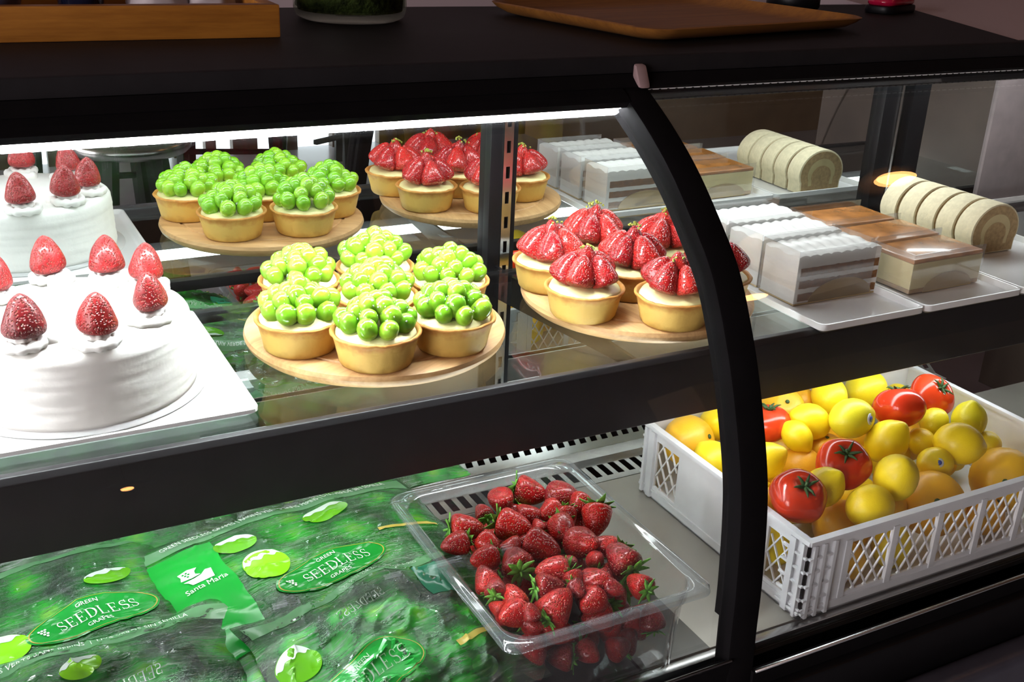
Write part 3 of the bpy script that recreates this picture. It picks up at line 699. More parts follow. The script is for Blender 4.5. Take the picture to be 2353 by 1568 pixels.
# ------------------------------------------------------------------ clear box of strawberries
BERRY = [
(0.450,0.825,0.700,0.0120),
(0.483,0.830,0.700,0.0144),
(0.510,0.810,0.700,0.0144),
(0.485,0.789,0.700,0.0106),
(0.424,0.813,0.700,0.0084),
(0.518,0.788,0.700,0.0107),
(0.520,0.760,0.700,0.0139),
(0.495,0.774,0.700,0.0097),
(0.461,0.791,0.700,0.0109),
(0.439,0.781,0.700,0.0149),
(0.479,0.756,0.700,0.0128),
(0.395,0.795,0.700,0.0139),
(0.446,0.739,0.700,0.0148),
(0.485,0.728,0.700,0.0146),
(0.461,0.769,0.700,0.0066),
(0.405,0.765,0.700,0.0097),
(0.421,0.749,0.700,0.0092),
(0.391,0.743,0.700,0.0114),
(0.414,0.726,0.700,0.0133),
(0.482,0.700,0.700,0.0079),
(0.503,0.716,0.700,0.0097),
(0.504,0.689,0.700,0.0146),
(0.438,0.700,0.700,0.0128),
(0.466,0.673,0.697,0.0127),
(0.448,0.681,0.700,0.0084),
(0.422,0.682,0.698,0.0121),
(0.501,0.656,0.695,0.0108),
(0.473,0.656,0.700,0.0076),
(0.417,0.659,0.695,0.0141),
(0.452,0.656,0.692,0.0113),
(0.442,0.667,0.701,0.0075),
(0.389,0.683,0.696,0.0105),
(0.379,0.665,0.696,0.0117),
(0.389,0.652,0.702,0.0069),
(0.391,0.653,0.689,0.0080),
(0.379,0.715,0.697,0.0107),
(0.374,0.683,0.691,0.0067),
(0.379,0.697,0.700,0.0090),
(0.459,0.705,0.700,0.0067),
(0.379,0.778,0.698,0.0113),
(0.382,0.685,0.630,0.0115),
(0.422,0.690,0.630,0.0118),
(0.448,0.688,0.630,0.0119),
(0.471,0.687,0.630,0.0112),
(0.491,0.682,0.630,0.0112),
(0.517,0.681,0.629,0.0122),
(0.527,0.667,0.642,0.0112),
(0.485,0.657,0.630,0.0102),
(0.457,0.664,0.630,0.0101),
(0.432,0.668,0.630,0.0108),
(0.404,0.669,0.630,0.0107),
]
FRUIT = [
('T',0.731,0.711,0.700,0.0279),
('T',0.819,0.740,0.703,0.0280),
('T',0.816,0.858,0.697,0.0252),
('T',0.961,0.801,0.715,0.0285),
('T',1.035,0.818,0.709,0.0265),
('O',0.733,0.895,0.672,0.0304),
('O',0.870,0.895,0.687,0.0274),
('O',0.911,0.906,0.684,0.0189),
('O',0.830,0.811,0.658,0.0249),
('O',0.873,0.819,0.667,0.0223),
('O',0.810,0.720,0.637,0.0300),
('O',0.918,0.697,0.653,0.0353),
('O',1.039,0.702,0.653,0.0361),
('L',0.778,0.905,0.681,0.0206),
('L',0.725,0.837,0.677,0.0223),
('L',0.760,0.797,0.690,0.0210),
('L',0.826,0.820,0.696,0.0168),
('L',0.858,0.835,0.701,0.0217),
('L',0.888,0.802,0.715,0.0234),
('L',0.926,0.877,0.703,0.0222),
('L',1.006,0.894,0.690,0.0254),
('L',0.915,0.770,0.695,0.0237),
('L',1.013,0.790,0.691,0.0166),
('L',1.040,0.764,0.700,0.0206),
('L',0.982,0.727,0.699,0.0246),
('L',0.976,0.771,0.680,0.0163),
('L',0.854,0.698,0.700,0.0239),
('L',0.945,0.724,0.684,0.0185),
('L',0.778,0.724,0.692,0.0210),
('L',0.808,0.685,0.683,0.0234),
('L',1.053,0.742,0.676,0.0164),
('L',0.849,0.683,0.626,0.0213),
('L',0.722,0.719,0.641,0.0190),
('O',0.780,0.683,0.627,0.0226),
('O',0.991,0.686,0.630,0.0253),
]
def clear_box():
    t = tag(empty('clear_food_box', (.4535, .7500, ZD + .001)), 'clear plastic box with a wide rim, heaped with whole strawberries', 'food box')
    def L(ins, z, r): return [(a, b, z) for a, b in rrect(-.1035 + ins, .1035 - ins, -.1315 + ins, .1315 - ins, r, 7)]
    out = [L(.024, 0, .020), L(.0185, .0015, .022), L(.0165, .007, .024), L(.0125, .075, .026), L(.010, .080, .026), L(.0095, .094, .026)]
    inn = [L(.0115, .094, .024), L(.012, .080, .024), L(.0145, .075, .024), L(.0185, .008, .022), L(.022, .0035, .020)]
    mb = MB(); loft(mb, out + inn, True, True); mb.obj('box_wall', M['clearbox'], t, True).data.set_sharp_from_angle(angle=math.radians(45))
    rim = [L(.0115, .0942, .024), L(.009, .0975, .025), L(.003, .0985, .016), L(.0005, .0965, .014), L(0, .0915, .013), L(.0015, .0915, .013), L(.003, .0945, .014), L(.0095, .0938, .025)]
    mb = MB(); loft(mb, rim, False, False); mb.obj('box_rim', M['clearrim'], t, True).data.set_sharp_from_angle(angle=math.radians(60))
clear_box()
# direction of each berry's tip, and whether its leafy cap shows: (azimuth deg in plan, elevation deg, cap)
BD = [(0, -80, 0), (-40, -5, 1), (-60, 20, 0), (200, 0, 0), (90, 10, 0), (215, -20, 0), (235, -35, 1), (250, -30, 1), (-15, 5, 0), (-50, 0, 1), (250, 10, 0), (-20, 0, 1), (-55, 0, 0), (-80, 25, 0), (90, 30, 1),
      (-70, -10, 0), (30, 30, 1), (190, 10, 1), (80, 5, 1), (250, 40, 0), (150, 20, 0), (100, 15, 1), (170, 10, 1), (-60, 40, 0), (-90, -30, 1), (-15, -5, 1), (100, 0, 1), (-60, 0, 0), (20, 30, 0), (205, 0, 0),
      (-90, 0, 1), (90, 30, 0), (200, 10, 0), (100, 60, 0), (-70, 10, 0), (95, 40, 1), (120, 0, 0), (60, 10, 1), (-90, 40, 0), (180, 0, 1),
      (-80, -30, 0), (-60, 0, 0), (180, -20, 0), (-70, -50, 0), (-90, -60, 0), (-60, -40, 0), (90, 60, 1), (10, 0, 0), (-80, 0, 1), (150, 0, 0), (-90, -20, 0)]
BL = ['rounded strawberry at the back of the pile, left of the big leafy one', 'big strawberry topping the back of the pile, leaves on its left', 'bright orange-red strawberry at the back right of the pile', 'dark strawberry tucked under the bright orange-red one at the back',
      'small strawberry at the rear left of the pile, beside a leaf', 'slim strawberry sloping down left, behind the large right-hand back berry', 'large dark strawberry at the back right edge with leaves on top', 'small bright strawberry with a curled leaf across its shoulder',
      'long strawberry lying sideways below the leafy berry at the back', 'glossy wedge-shaped strawberry pointing right, leaf star at its left', 'dark strawberry above the pointed leaf in the middle of the pile', 'large strawberry at the left edge of the pile, touching a grape bag',
      'large glossy strawberry in the centre of the pile', 'big strawberry leaning on the centre one, to its right', 'tiny pale strawberry showing a green cap between two big ones', 'dark strawberry left of centre below the leafy wedge-shaped one',
      'small orange-red strawberry above the dark round one', 'strawberry by the left edge with a pale glare on it', 'dark purplish strawberry left of centre with spiky leaves below it', 'small red strawberry right of centre in a gap',
      'strawberry at the right of the pile behind the largest leaf star', 'large bright strawberry at the right with a big leaf star under it', 'dark strawberry right of centre with a curling cap on its lower side', 'round matt strawberry pointing at the viewer, front right',
      'small strawberry with a green star cap between centre and front', 'strawberry near the front lying sideways, pale cap on its left', 'strawberry at the right front edge with leaves at its lower left', 'little strawberry beside the round matt one',
      'largest orange-red strawberry near the front rim', 'long strawberry lying along the front rim, tip to the left', 'half hidden strawberry behind the front rim row, leaves on top', 'plain red strawberry standing near the front left',
      'strawberry in the front left corner with a bulging side', 'small knobbly strawberry at the front rim', 'little bright strawberry touching the front rim', 'strawberry at the left front whose star cap faces the viewer',
      'small strawberry squeezed into the left front corner', 'dark leafy strawberry behind the front left star cap', 'tiny red tip poking up in the middle of the pile', 'purplish strawberry at the far left covered by bag film'] + \
     ['strawberry seen through the front wall of the box, %s' % s for s in ('at the left corner', 'second from the left corner', 'third from the left corner', 'fourth from the left corner', 'just right of the middle', 'near the right corner', 'in the right corner, leaves down',
      'bottom row right', 'bottom row centre right', 'bottom row centre left', 'bottom row left')]
def berry(x, y, z, r, d, capped, label, k):
    sz = r * 1.13
    t = tag(empty('strawberry', (x, y, z)), label, 'strawberry', 'whole strawberries in the clear box')
    t.rotation_euler = rot_to(d, k * 1.7)
    capped = capped or k % 3 == 1
    inst('berry_flesh', BM['berry'][k % 4], t, (0, 0, 0), (0, 0, 0), (sz, sz, sz * 1.12))
    if capped: inst('leafy_cap', CX[k % 3], t, (0, 0, 0), (0, 0, k), (sz * 1.3, sz * 1.3, sz * 1.12))
    return t
for k, ((x, y, z, r), (az, el, cp)) in enumerate(zip(BERRY, BD)):
    a, e = math.radians(az), math.radians(el)
    berry(x, y, z - (.001 if k < 40 else .0), r, Vector((math.cos(a) * math.cos(e), math.sin(a) * math.cos(e), math.sin(e))), cp, BL[k], k)
placed = [(Vector(b[:3]), b[3]) for b in BERRY]; r2 = random.Random(3); nf = 0
for tr in range(6000):
    r = r2.uniform(.0105, .0135); y = r2.uniform(.665, .850); p = Vector((r2.uniform(.382, .525), y, r2.uniform(ZD + .014, .688 if y < .83 else .65)))
    if all((p - q).length > .82 * (r + s) for q, s in placed) and nf < 75:
        placed.append((p, r)); nf += 1
        berry(p.x, p.y, p.z, r, Vector((r2.uniform(-1, 1), r2.uniform(-1, 1), r2.uniform(-.6, .6))), nf % 3 == 0, 'strawberry buried in the heap of the clear box, mostly hidden', nf)

# ------------------------------------------------------------------ fruit basket
BX0, BX1, BY0, BY1, BH = .694, 1.118, .649, .929, .090
bk = tag(empty('fruit_basket', (BX0, BY0, ZD + .0005)), 'shallow translucent white plastic basket with lattice sides, full of fruit', 'basket')
LX, LY = BX1 - BX0, BY1 - BY0
def wallmap(side):
    if side == 'front': return lambda s, w, z: (s, w, z)
    if side == 'back': return lambda s, w, z: (s, LY - w, z)
    if side == 'left': return lambda s, w, z: (w, s, z)
    return lambda s, w, z: (LX - w, s, z)
def wbox(mb, f, s0, s1, w0, w1, z0, z1):
    V = [f(s, w, z) for s in (s0, s1) for w in (w0, w1) for z in (z0, z1)]
    mb.add(V, [(0, 1, 3, 2), (4, 6, 7, 5), (0, 4, 5, 1), (2, 3, 7, 6), (0, 2, 6, 4), (1, 5, 7, 3)])
def lattice(mb, f, s0, s1, z0, z1, step=.0165, th=.0016):
    H = z1 - z0; sl = .62
    for sg in (1, -1):
        s = s0 - H * sl if sg == 1 else s0
        while s < s1 + H * sl:
            P = []
            for q in range(9):
                z = z0 + H * q / 8; x = s + sg * sl * (z - z0)
                if s0 <= x <= s1: P.append((x, z))
            if len(P) > 1:
                (xa, za), (xb, zb) = P[0], P[-1]; n = Vector((zb - za, -(xb - xa))).normalized() * th * .5
                V = [f(x + sg2 * n.x, w, z + sg2 * n.y) for w in (.0006, .0024) for x, z, in ((xa, za), (xb, zb)) for sg2 in (-1, 1)]
                mb.add(V, [(0, 1, 3, 2), (4, 6, 7, 5), (0, 2, 6, 4), (1, 5, 7, 3), (0, 4, 5, 1), (2, 3, 7, 6)])
            s += step
for side, Ls in (('front', LX), ('back', LX), ('left', LY), ('right', LY)):
    f = wallmap(side); mb = MB()
    wbox(mb, f, 0, Ls, 0, .0030, 0, .017); wbox(mb, f, 0, Ls, 0, .0030, BH - .014, BH)          # bottom band, top band
    wbox(mb, f, -.002, Ls + .002, -.0035, .0042, BH - .003, BH + .002); wbox(mb, f, 0, Ls, -.0015, .002, .010, .0125)
    panels = []
    if Ls == LX:
        a = .052; edges = [a]; 
        while a < Ls - .09: a += .064; edges.append(a)
        panels = [(edges[i] + .003, edges[i + 1] - .003) for i in range(len(edges) - 1)]
        wbox(mb, f, 0, edges[0], 0, .003, .017, BH - .014); wbox(mb, f, edges[-1], Ls, 0, .003, .017, BH - .014)
        for e in edges: wbox(mb, f, e - .004, e + .004, -.0012, .003, .012, BH - .010)
    else:
        panels = [(.026, .058), (LY - .068, LY - .026)]
        wbox(mb, f, 0, .026, 0, .003, .017, BH - .014); wbox(mb, f, .058, LY - .068, 0, .003, .017, BH - .014); wbox(mb, f, LY - .026, LY, 0, .003, .017, BH - .014)
    for e in (.004, .016, .030 if Ls == LX else .02): wbox(mb, f, e, e + .004, -.0035, .0, .002, BH - .004); wbox(mb, f, Ls - e - .004, Ls - e, -.0035, .0, .002, BH - .004)
    for q in range(5): wbox(mb, f, .0, .034, -.0030, 0, .006 + q * .016, .0085 + q * .016)
    mb.obj('basket_side', M['basket'], bk)
    mb = MB()
    for a, b in panels: lattice(mb, f, a, b, .017, BH - .014)
    mb.obj('lattice', M['basket'], bk)
mb = MB(); mb.box(0, LX, 0, LY, 0, .002); mb.obj('basket_floor', M['basket'], bk)

def lemon_mesh(s):
    def f(v):
        k = 1 + .03 * noise.noise(v * 1.5 + Vector((s * 4, 0, 0))); x, y, z = v.x * k, v.y * k, v.z * 1.14
        if abs(v.z) > .86: t = (abs(v.z) - .86) / .14; z += math.copysign(.16 * t, v.z) * (1 if v.z > 0 else .4); x *= 1 - .15 * t; y *= 1 - .15 * t
        return Vector((x, y, z))
    return MB().blob((0, 0, 0), 1, 26, 22, f)
def orange_mesh(s): return MB().blob((0, 0, 0), 1, 26, 20, lambda v: Vector((v.x, v.y, v.z * .94 - (.10 * max(0, v.z - .93) / .07 if v.z > .93 else 0))) * (1 + .015 * noise.noise(v * 2 + Vector((s, 0, 0)))))
def tomato_mesh(s):
    def f(v):
        a = math.atan2(v.y, v.x); r = math.hypot(v.x, v.y); z = v.z * .80
        if v.z > .3: z -= .20 * math.exp(-(r / .30) ** 2)
        k = 1 + .030 * math.cos(a * 5 + s) * (1 - abs(v.z) * .4) * r
        return Vector((v.x * k, v.y * k, z))
    return MB().blob((0, 0, 0), 1, 40, 26, f)
LM = [data_of(lemon_mesh(s), 'lemon_peel', M['lemon']) for s in range(3)]; LG = data_of(lemon_mesh(4), 'lemon_peel', M['greenlemon'])
OM = [data_of(orange_mesh(s), 'orange_peel', M['orange']) for s in range(2)]; TM = [data_of(tomato_mesh(s), 'tomato_skin', M['tomato']) for s in range(2)]
def star_mesh(s):
    mb = MB(); r_ = random.Random(s)
    for k in range(6):
        a = 2 * PI * k / 6 + r_.uniform(-.25, .25); L = r_.uniform(.38, .55); c, q = math.cos(a), math.sin(a); P = [(c * L * t, q * L * t, .60 + .16 * min(1, t * 1.6) + r_.uniform(0, .07) * t) for t in (0, .3, .6, .85, 1)]
        mb.tube(P, [.07, .065, .05, .03, .008], 6)
    mb.tube([(0, 0, .58), (.03, .02, .72), (.05, .06, .80)], [.075, .06, .055], 8); return mb
ST = [data_of(star_mesh(s), 'green_stalk', M['leafdark']) for s in range(3)]
navel = data_of(MB().blob((0, 0, .90), (.10, .10, .05), 8, 5), 'stem_scar', M['leafdark'])
stk = MB().lathe([(0, 0), (.34, -.04), (.36, -.05), (.34, -.02), (0, .02)], 18); STK = data_of(stk, 'sticker', M['sticker'])
stb = MB().lathe([(0, .02), (.20, .006), (.20, .012), (0, .026)], 14); STB = data_of(stb, 'sticker_print', M['stickerblue'])
def fruit(kind, x, y, z, r, axis, label, grp, stem=True, sticker=None, green=False, k=0):
    nm = {'T': 'tomato', 'L': 'lemon', 'O': 'orange'}[kind]
    t = tag(empty(nm, (x, y, z)), label, nm, grp); t.rotation_euler = rot_to(axis, k * 1.3)
    if kind == 'T': inst('tomato_skin', TM[k % 2], t, scale=r * 1.06); inst('green_stalk', ST[k % 3], t, scale=r * 1.06)
    elif kind == 'L': inst('lemon_peel', LG if green else LM[k % 3], t, scale=(r * .97, r * .97, r * 1.02))
    else:
        inst('orange_peel', OM[k % 2], t, scale=r * 1.03)
        if stem: inst('stem_scar', navel, t, scale=r)
    if sticker is not None:
        d = t.rotation_euler.to_matrix().inverted() @ Vector(sticker).normalized(); q = rot_to(d); k_ = r * (1.0 if kind != 'L' else .985)
        inst('sticker', STK, t, tuple(d * k_), q, r * .8)
        inst('sticker_print', STB, t, tuple(d * (k_ + .0002)), q, r * .8)
    return t
FL = ['tomato in the front left corner of the basket, split star stalk', 'tomato in the middle of the basket, thin star stalk', 'tomato half hidden behind the curved frame', 'large tomato at the back of the basket, stalk at its rear', 'rearmost tomato, with a green star stalk',
      'large orange in the back left corner of the basket', 'orange at the back behind the half hidden tomato', 'small orange at the back edge beside a yellow lemon', 'orange left of the middle between two tomatoes', 'orange just behind the middle tomato',
      'orange against the front wall next to the corner tomato', 'large orange at the middle of the front wall', 'large orange at the right end of the front wall', 'lemon at the back left behind the curved frame', 'lemon left of the curved frame, below the back left orange',
      'lemon just right of the curved frame by the tomato', 'small upright lemon whose tip points down beside the tomato', 'plump lemon at the left rear, above the small upright one', 'greenish lemon with a small round sticker, rear centre', 'pale lemon at the rear edge under the shelf rail',
      'large lemon at the very back beside the tomatoes', 'plump lemon in the centre, right of the stickered one', 'small lemon wedged beside the large back tomato', 'greenish lemon at the rear right with a stem scar', 'large lemon at the right with its pointed tip to the lower right',
      'small lemon between the centre lemon and the large right one', 'large lemon in the centre front showing its round stem scar', 'lemon lying sideways with a blue and white sticker', 'bright lemon wedged behind the front left tomato', 'lemon lying along the front wall between tomato and orange',
      'small lemon at the far right behind the large one', 'lemon low down, seen through the front lattice', 'lemon low down, seen through the left side lattice', 'orange low down, seen through the front lattice by the corner', 'shaded orange low down at the right of the lattice']
AX = {0: (-.1, -.45, .8), 1: (-.25, -.35, .8), 2: (0, .1, 1), 3: (.2, .5, .9), 4: (.1, -.5, .7), 16: (.3, -.6, -.5), 17: (-.6, .2, .3), 18: (1, -.1, .1), 19: (.3, .5, .3), 20: (1, .2, 0), 21: (.3, -.4, .8), 22: (.8, .2, .3), 23: (-.1, -.1, 1), 24: (.85, -.45, -.15), 25: (.2, .8, .3), 26: (-.2, -.4, .9), 27: (1, -.15, -.1), 28: (.3, -.5, .8), 29: (1, .05, 0), 31: (.1, .1, 1), 32: (0, .3, 1)}
stick = {18: (.35, -.9, .3), 27: (-.55, -.7, .5), 14: None}
for k, (kind, x, y, z, r) in enumerate(FRUIT):
    grp = {'T': 'tomatoes in the basket', 'L': 'lemons in the basket', 'O': 'oranges in the basket'}[kind]
    fruit(kind, x, y, z, r, AX.get(k, (rnd.uniform(-1, 1), rnd.uniform(-1, 1), rnd.uniform(0, .8))), FL[k], grp, True, stick.get(k), k in (18, 20, 22, 23), k)
placed = [(Vector(b[1:4]), b[4]) for b in FRUIT]; nf = 0
for tr in range(9000):
    r = r2.uniform(.0195, .0255); p = Vector((r2.uniform(BX0 + .005 + r, BX1 - .006 - r), r2.uniform(BY0 + .005 + r, BY1 - .005 - r), r2.uniform(ZD + .003 + r, .668)))
    if all((p - q).length > .92 * (r + s) for q, s in placed) and nf < 30:
        placed.append((p, r)); nf += 1; kd = 'L' if nf % 3 else 'O'
        fruit(kd, p.x, p.y, p.z, r, (r2.uniform(-1, 1), r2.uniform(-1, 1), r2.uniform(-.4, .4)), {'L': 'lemon deep in the basket under the top layer', 'O': 'orange deep in the basket under the top layer'}[kd], {'L': 'lemons in the basket', 'O': 'oranges in the basket'}[kd], False, (-.3, -.8, .3) if nf in (2, 5) else None, False, nf)

# ------------------------------------------------------------------ bags of grapes
def film_mat(name, seed, green=(.012, .30, .03)):
    m, nt, out = mat(name); uvn = tc(nt, 'UV'); sp = nd(nt, 'SeparateXYZ'); lk(nt, uvn, sp.inputs[0]); u, v = sp.outputs[0], sp.outputs[1]
    mp = nd(nt, 'Mapping'); mp.inputs['Location'].default_value = (seed * 3.7, seed * 1.9, 0); lk(nt, uvn, mp.inputs['Vector']); co = mp.outputs[0]
    big = nz(nt, co, 3.2, 2, .5); med = nz(nt, co, 11, 3, .6)
    mp2 = nd(nt, 'Mapping'); mp2.inputs['Scale'].default_value = (1.1, 9, 1); mp2.inputs['Rotation'].default_value = (0, 0, .25); lk(nt, co, mp2.inputs['Vector']); streak = nz(nt, mp2.outputs[0], 5, 5, .65)
    # printed leaves and fruit: blobby light/dark greens
    vo = nd(nt, 'TexVoronoi', i_Scale=7.0); lk(nt, co, vo.inputs['Vector']); vd = vo.outputs['Distance']
    g = ramp(nt, math_(nt, 'ADD', math_(nt, 'MULTIPLY', vd, .7), math_(nt, 'MULTIPLY', med, .45)), [(.22, (.18, .62, .02)), (.42, (.02, .42, .02)), (.60, (.006, .20, .02)), (.80, (.001, .025, .008))])
    printed = ramp(nt, math_(nt, 'ADD', big, math_(nt, 'MULTIPLY', math_(nt, 'SUBTRACT', v, .42), .55)), [(.29, .0), (.36, 1.0)])
    win = ramp(nt, streak, [(.50, 0.0), (.60, 1.0)])
    tr = nd(nt, 'BsdfTransparent'); tr.inputs[0].default_value = (.72, .95, .68, 1)
    tg = nd(nt, 'BsdfTransparent'); tg.inputs[0].default_value = (.10, .72, .08, 1)
    df = nt.nodes.new('ShaderNodeBsdfDiffuse'); lk(nt, g, df.inputs[0])
    tl = nt.nodes.new('ShaderNodeBsdfTranslucent'); lk(nt, g, tl.inputs[0])
    a0 = nd(nt, 'MixShader', i_0=.35); lk(nt, df.outputs[0], a0.inputs[1]); lk(nt, tl.outputs[0], a0.inputs[2])
    pr = nd(nt, 'MixShader', i_0=.28); lk(nt, a0.outputs[0], pr.inputs[1]); lk(nt, tg.outputs[0], pr.inputs[2])
    hz = nt.nodes.new('ShaderNodeBsdfDiffuse'); lk(nt, ramp(nt, streak, [(.40, (.01, .04, .01)), (.60, (.55, .57, .56))]), hz.inputs[0])  # grey streaks paint in the reflections of crumpled clear film
    cl = nd(nt, 'MixShader'); lk(nt, ramp(nt, streak, [(.42, .04), (.66, .42)]), cl.inputs[0]); lk(nt, tr.outputs[0], cl.inputs[1]); lk(nt, hz.outputs[0], cl.inputs[2])
    mx = nd(nt, 'MixShader'); lk(nt, math_(nt, 'MULTIPLY', printed, math_(nt, 'SUBTRACT', 1, math_(nt, 'MULTIPLY', win, .30))), mx.inputs[0]); lk(nt, cl.outputs[0], mx.inputs[1]); lk(nt, pr.outputs[0], mx.inputs[2])
    gl = nd(nt, 'BsdfGlossy', i_Roughness=.09); fr = fresnel(nt, 1.55)
    bn = nd(nt, 'Bump', i_Strength=.7, i_Distance=.0024); lk(nt, math_(nt, 'ADD', math_(nt, 'MULTIPLY', nz(nt, mp2.outputs[0], 8, 4, .65), 1.0), nz(nt, co, 14, 2, .5)), bn.inputs['Height']); lk(nt, bn.outputs[0], gl.inputs['Normal']); lk(nt, bn.outputs[0], fr.inputs['Normal'])
    f2 = nd(nt, 'MixShader'); lk(nt, math_(nt, 'MULTIPLY', fr.outputs[0], 1.5), f2.inputs[0]); lk(nt, mx.outputs[0], f2.inputs[1]); lk(nt, gl.outputs[0], f2.inputs[2]); lk(nt, f2.outputs[0], out.inputs[0]); return m
def decal(name, color, rough=.25, alpha=1.0, em=None):
    m, nt, out = mat(name); b = nt.nodes.new('ShaderNodeBsdfPrincipled'); b.inputs['Base Color'].default_value = rgba(color); b.inputs['Roughness'].default_value = rough
    if alpha < 1:
        tr = nd(nt, 'BsdfTransparent'); tr.inputs[0].default_value = rgba(tuple(.5 + .5 * c for c in color)); mx = nd(nt, 'MixShader', i_0=alpha); lk(nt, tr.outputs[0], mx.inputs[1]); lk(nt, b.outputs[0], mx.inputs[2]); lk(nt, mx.outputs[0], out.inputs[0])
    else: lk(nt, b.outputs[0], out.inputs[0])
    return m
D_ = dict(oval=decal('printed green oval', (.008, .27, .03), .2), gold=decal('printed gold line', (.42, .34, .06), .3), white=decal('printed white', (.80, .86, .80), .3), strip=decal('pale printed strip', (.16, .40, .18), .25, .80),
          lime=decal('printed lime grape', (.22, .62, .01), .2), limed=decal('printed shaded grape', (.10, .36, .008), .2), pale=decal('printed pale highlight', (.58, .70, .60), .25), panel=decal('printed green panel', (.012, .38, .04), .22, .88), mint=decal('printed mint panel', (.03, .30, .16), .22, .8), fade=decal('faint printed white', (.30, .42, .30), .3))

def font_polys(text, size):
    cu = bpy.data.curves.new('lettering', 'FONT'); cu.body = text; cu.size = size; cu.align_x = 'CENTER'; cu.align_y = 'CENTER'; cu.resolution_u = 2
    o = bpy.data.objects.new('lettering', cu); col.objects.link(o); bpy.context.view_layer.update()
    me = bpy.data.meshes.new_from_object(o.evaluated_get(bpy.context.evaluated_depsgraph_get()))
    V = [(v.co.x, v.co.y) for v in me.vertices]; F = [tuple(p.vertices) for p in me.polygons]
    bpy.data.objects.remove(o); bpy.data.curves.remove(cu); bpy.data.meshes.remove(me); return V, F
def seedless(size):
    """spaced roman capitals with serifs"""
    V = []; F = []
    def poly(P): b = len(V); V.extend(P); F.append(tuple(range(b, b + len(P))))
    def rect(x0, x1, y0, y1): poly([(x0, y0), (x1, y0), (x1, y1), (x0, y1)])
    def stroke(C, Wd):
        n = len(C); b = len(V)
        for i in range(n):
            dx = C[min(i + 1, n - 1)][0] - C[max(i - 1, 0)][0]; dy = C[min(i + 1, n - 1)][1] - C[max(i - 1, 0)][1]; L = math.hypot(dx, dy) + 1e-9; w = Wd[i] / 2
            V.append((C[i][0] - dy / L * w, C[i][1] + dx / L * w)); V.append((C[i][0] + dy / L * w, C[i][1] - dx / L * w))
        for i in range(n - 1): F.append((b + 2 * i, b + 2 * i + 1, b + 2 * i + 3, b + 2 * i + 2))
    def E(x):
        rect(x - .03, x + .20, 0, .03); rect(x - .03, x + .20, .97, 1); rect(x + .05, x + .15, .03, .97); rect(x + .15, x + .52, 0, .04); rect(x + .15, x + .50, .96, 1); rect(x + .15, x + .38, .49, .53)
        poly([(x + .49, 0), (x + .54, 0), (x + .56, .24), (x + .53, .24)]); poly([(x + .47, 1), (x + .52, 1), (x + .53, .78), (x + .50, .78)]); rect(x + .37, x + .40, .40, .62)
    def Lt(x):
        rect(x - .03, x + .22, 0, .03); rect(x - .03, x + .22, .97, 1); rect(x + .05, x + .15, .03, .97); rect(x + .15, x + .50, 0, .04); poly([(x + .47, 0), (x + .52, 0), (x + .54, .26), (x + .51, .26)])
    def Dt(x):
        rect(x - .03, x + .20, 0, .03); rect(x - .03, x + .20, .97, 1); rect(x + .05, x + .15, .03, .97)
        C = []; Wd = []
        for k in range(21): t = PI / 2 - PI * k / 20; C.append((x + .22 + .40 * max(0, math.cos(t)) ** .9, .5 + .48 * math.sin(t))); Wd.append(.035 + .085 * math.cos(t) ** 2)
        stroke([(x + .14, .98)] + C + [(x + .14, .02)], [.035] + Wd + [.035])
    def S(x):
        C = []; Wd = []
        for k in range(15): t = math.radians(25 + 245 * k / 14 * .93); C.append((x + .27 + .19 * math.cos(t), .745 + .235 * math.sin(t))); Wd.append(.035 + .06 * (k / 14))
        for k in range(1, 15): t = math.radians(90 - 235 * k / 14); C.append((x + .27 + .21 * math.cos(t), .26 + .245 * math.sin(t))); Wd.append(.095 - .06 * (k / 14))
        stroke(C, Wd); poly([(x + .43, .72), (x + .46, .72), (x + .47, .98), (x + .44, .98)]); poly([(x + .045, .0), (x + .075, .0), (x + .08, .30), (x + .05, .30)])
    x = 0
    for ch in 'SEEDLESS': {'S': S, 'E': E, 'D': Dt, 'L': Lt}[ch](x); x += {'S': .66, 'E': .74, 'D': .84, 'L': .72}[ch]
    w = x - .12
    return [((a - w / 2) * size, (b - .5) * size) for a, b in V], F

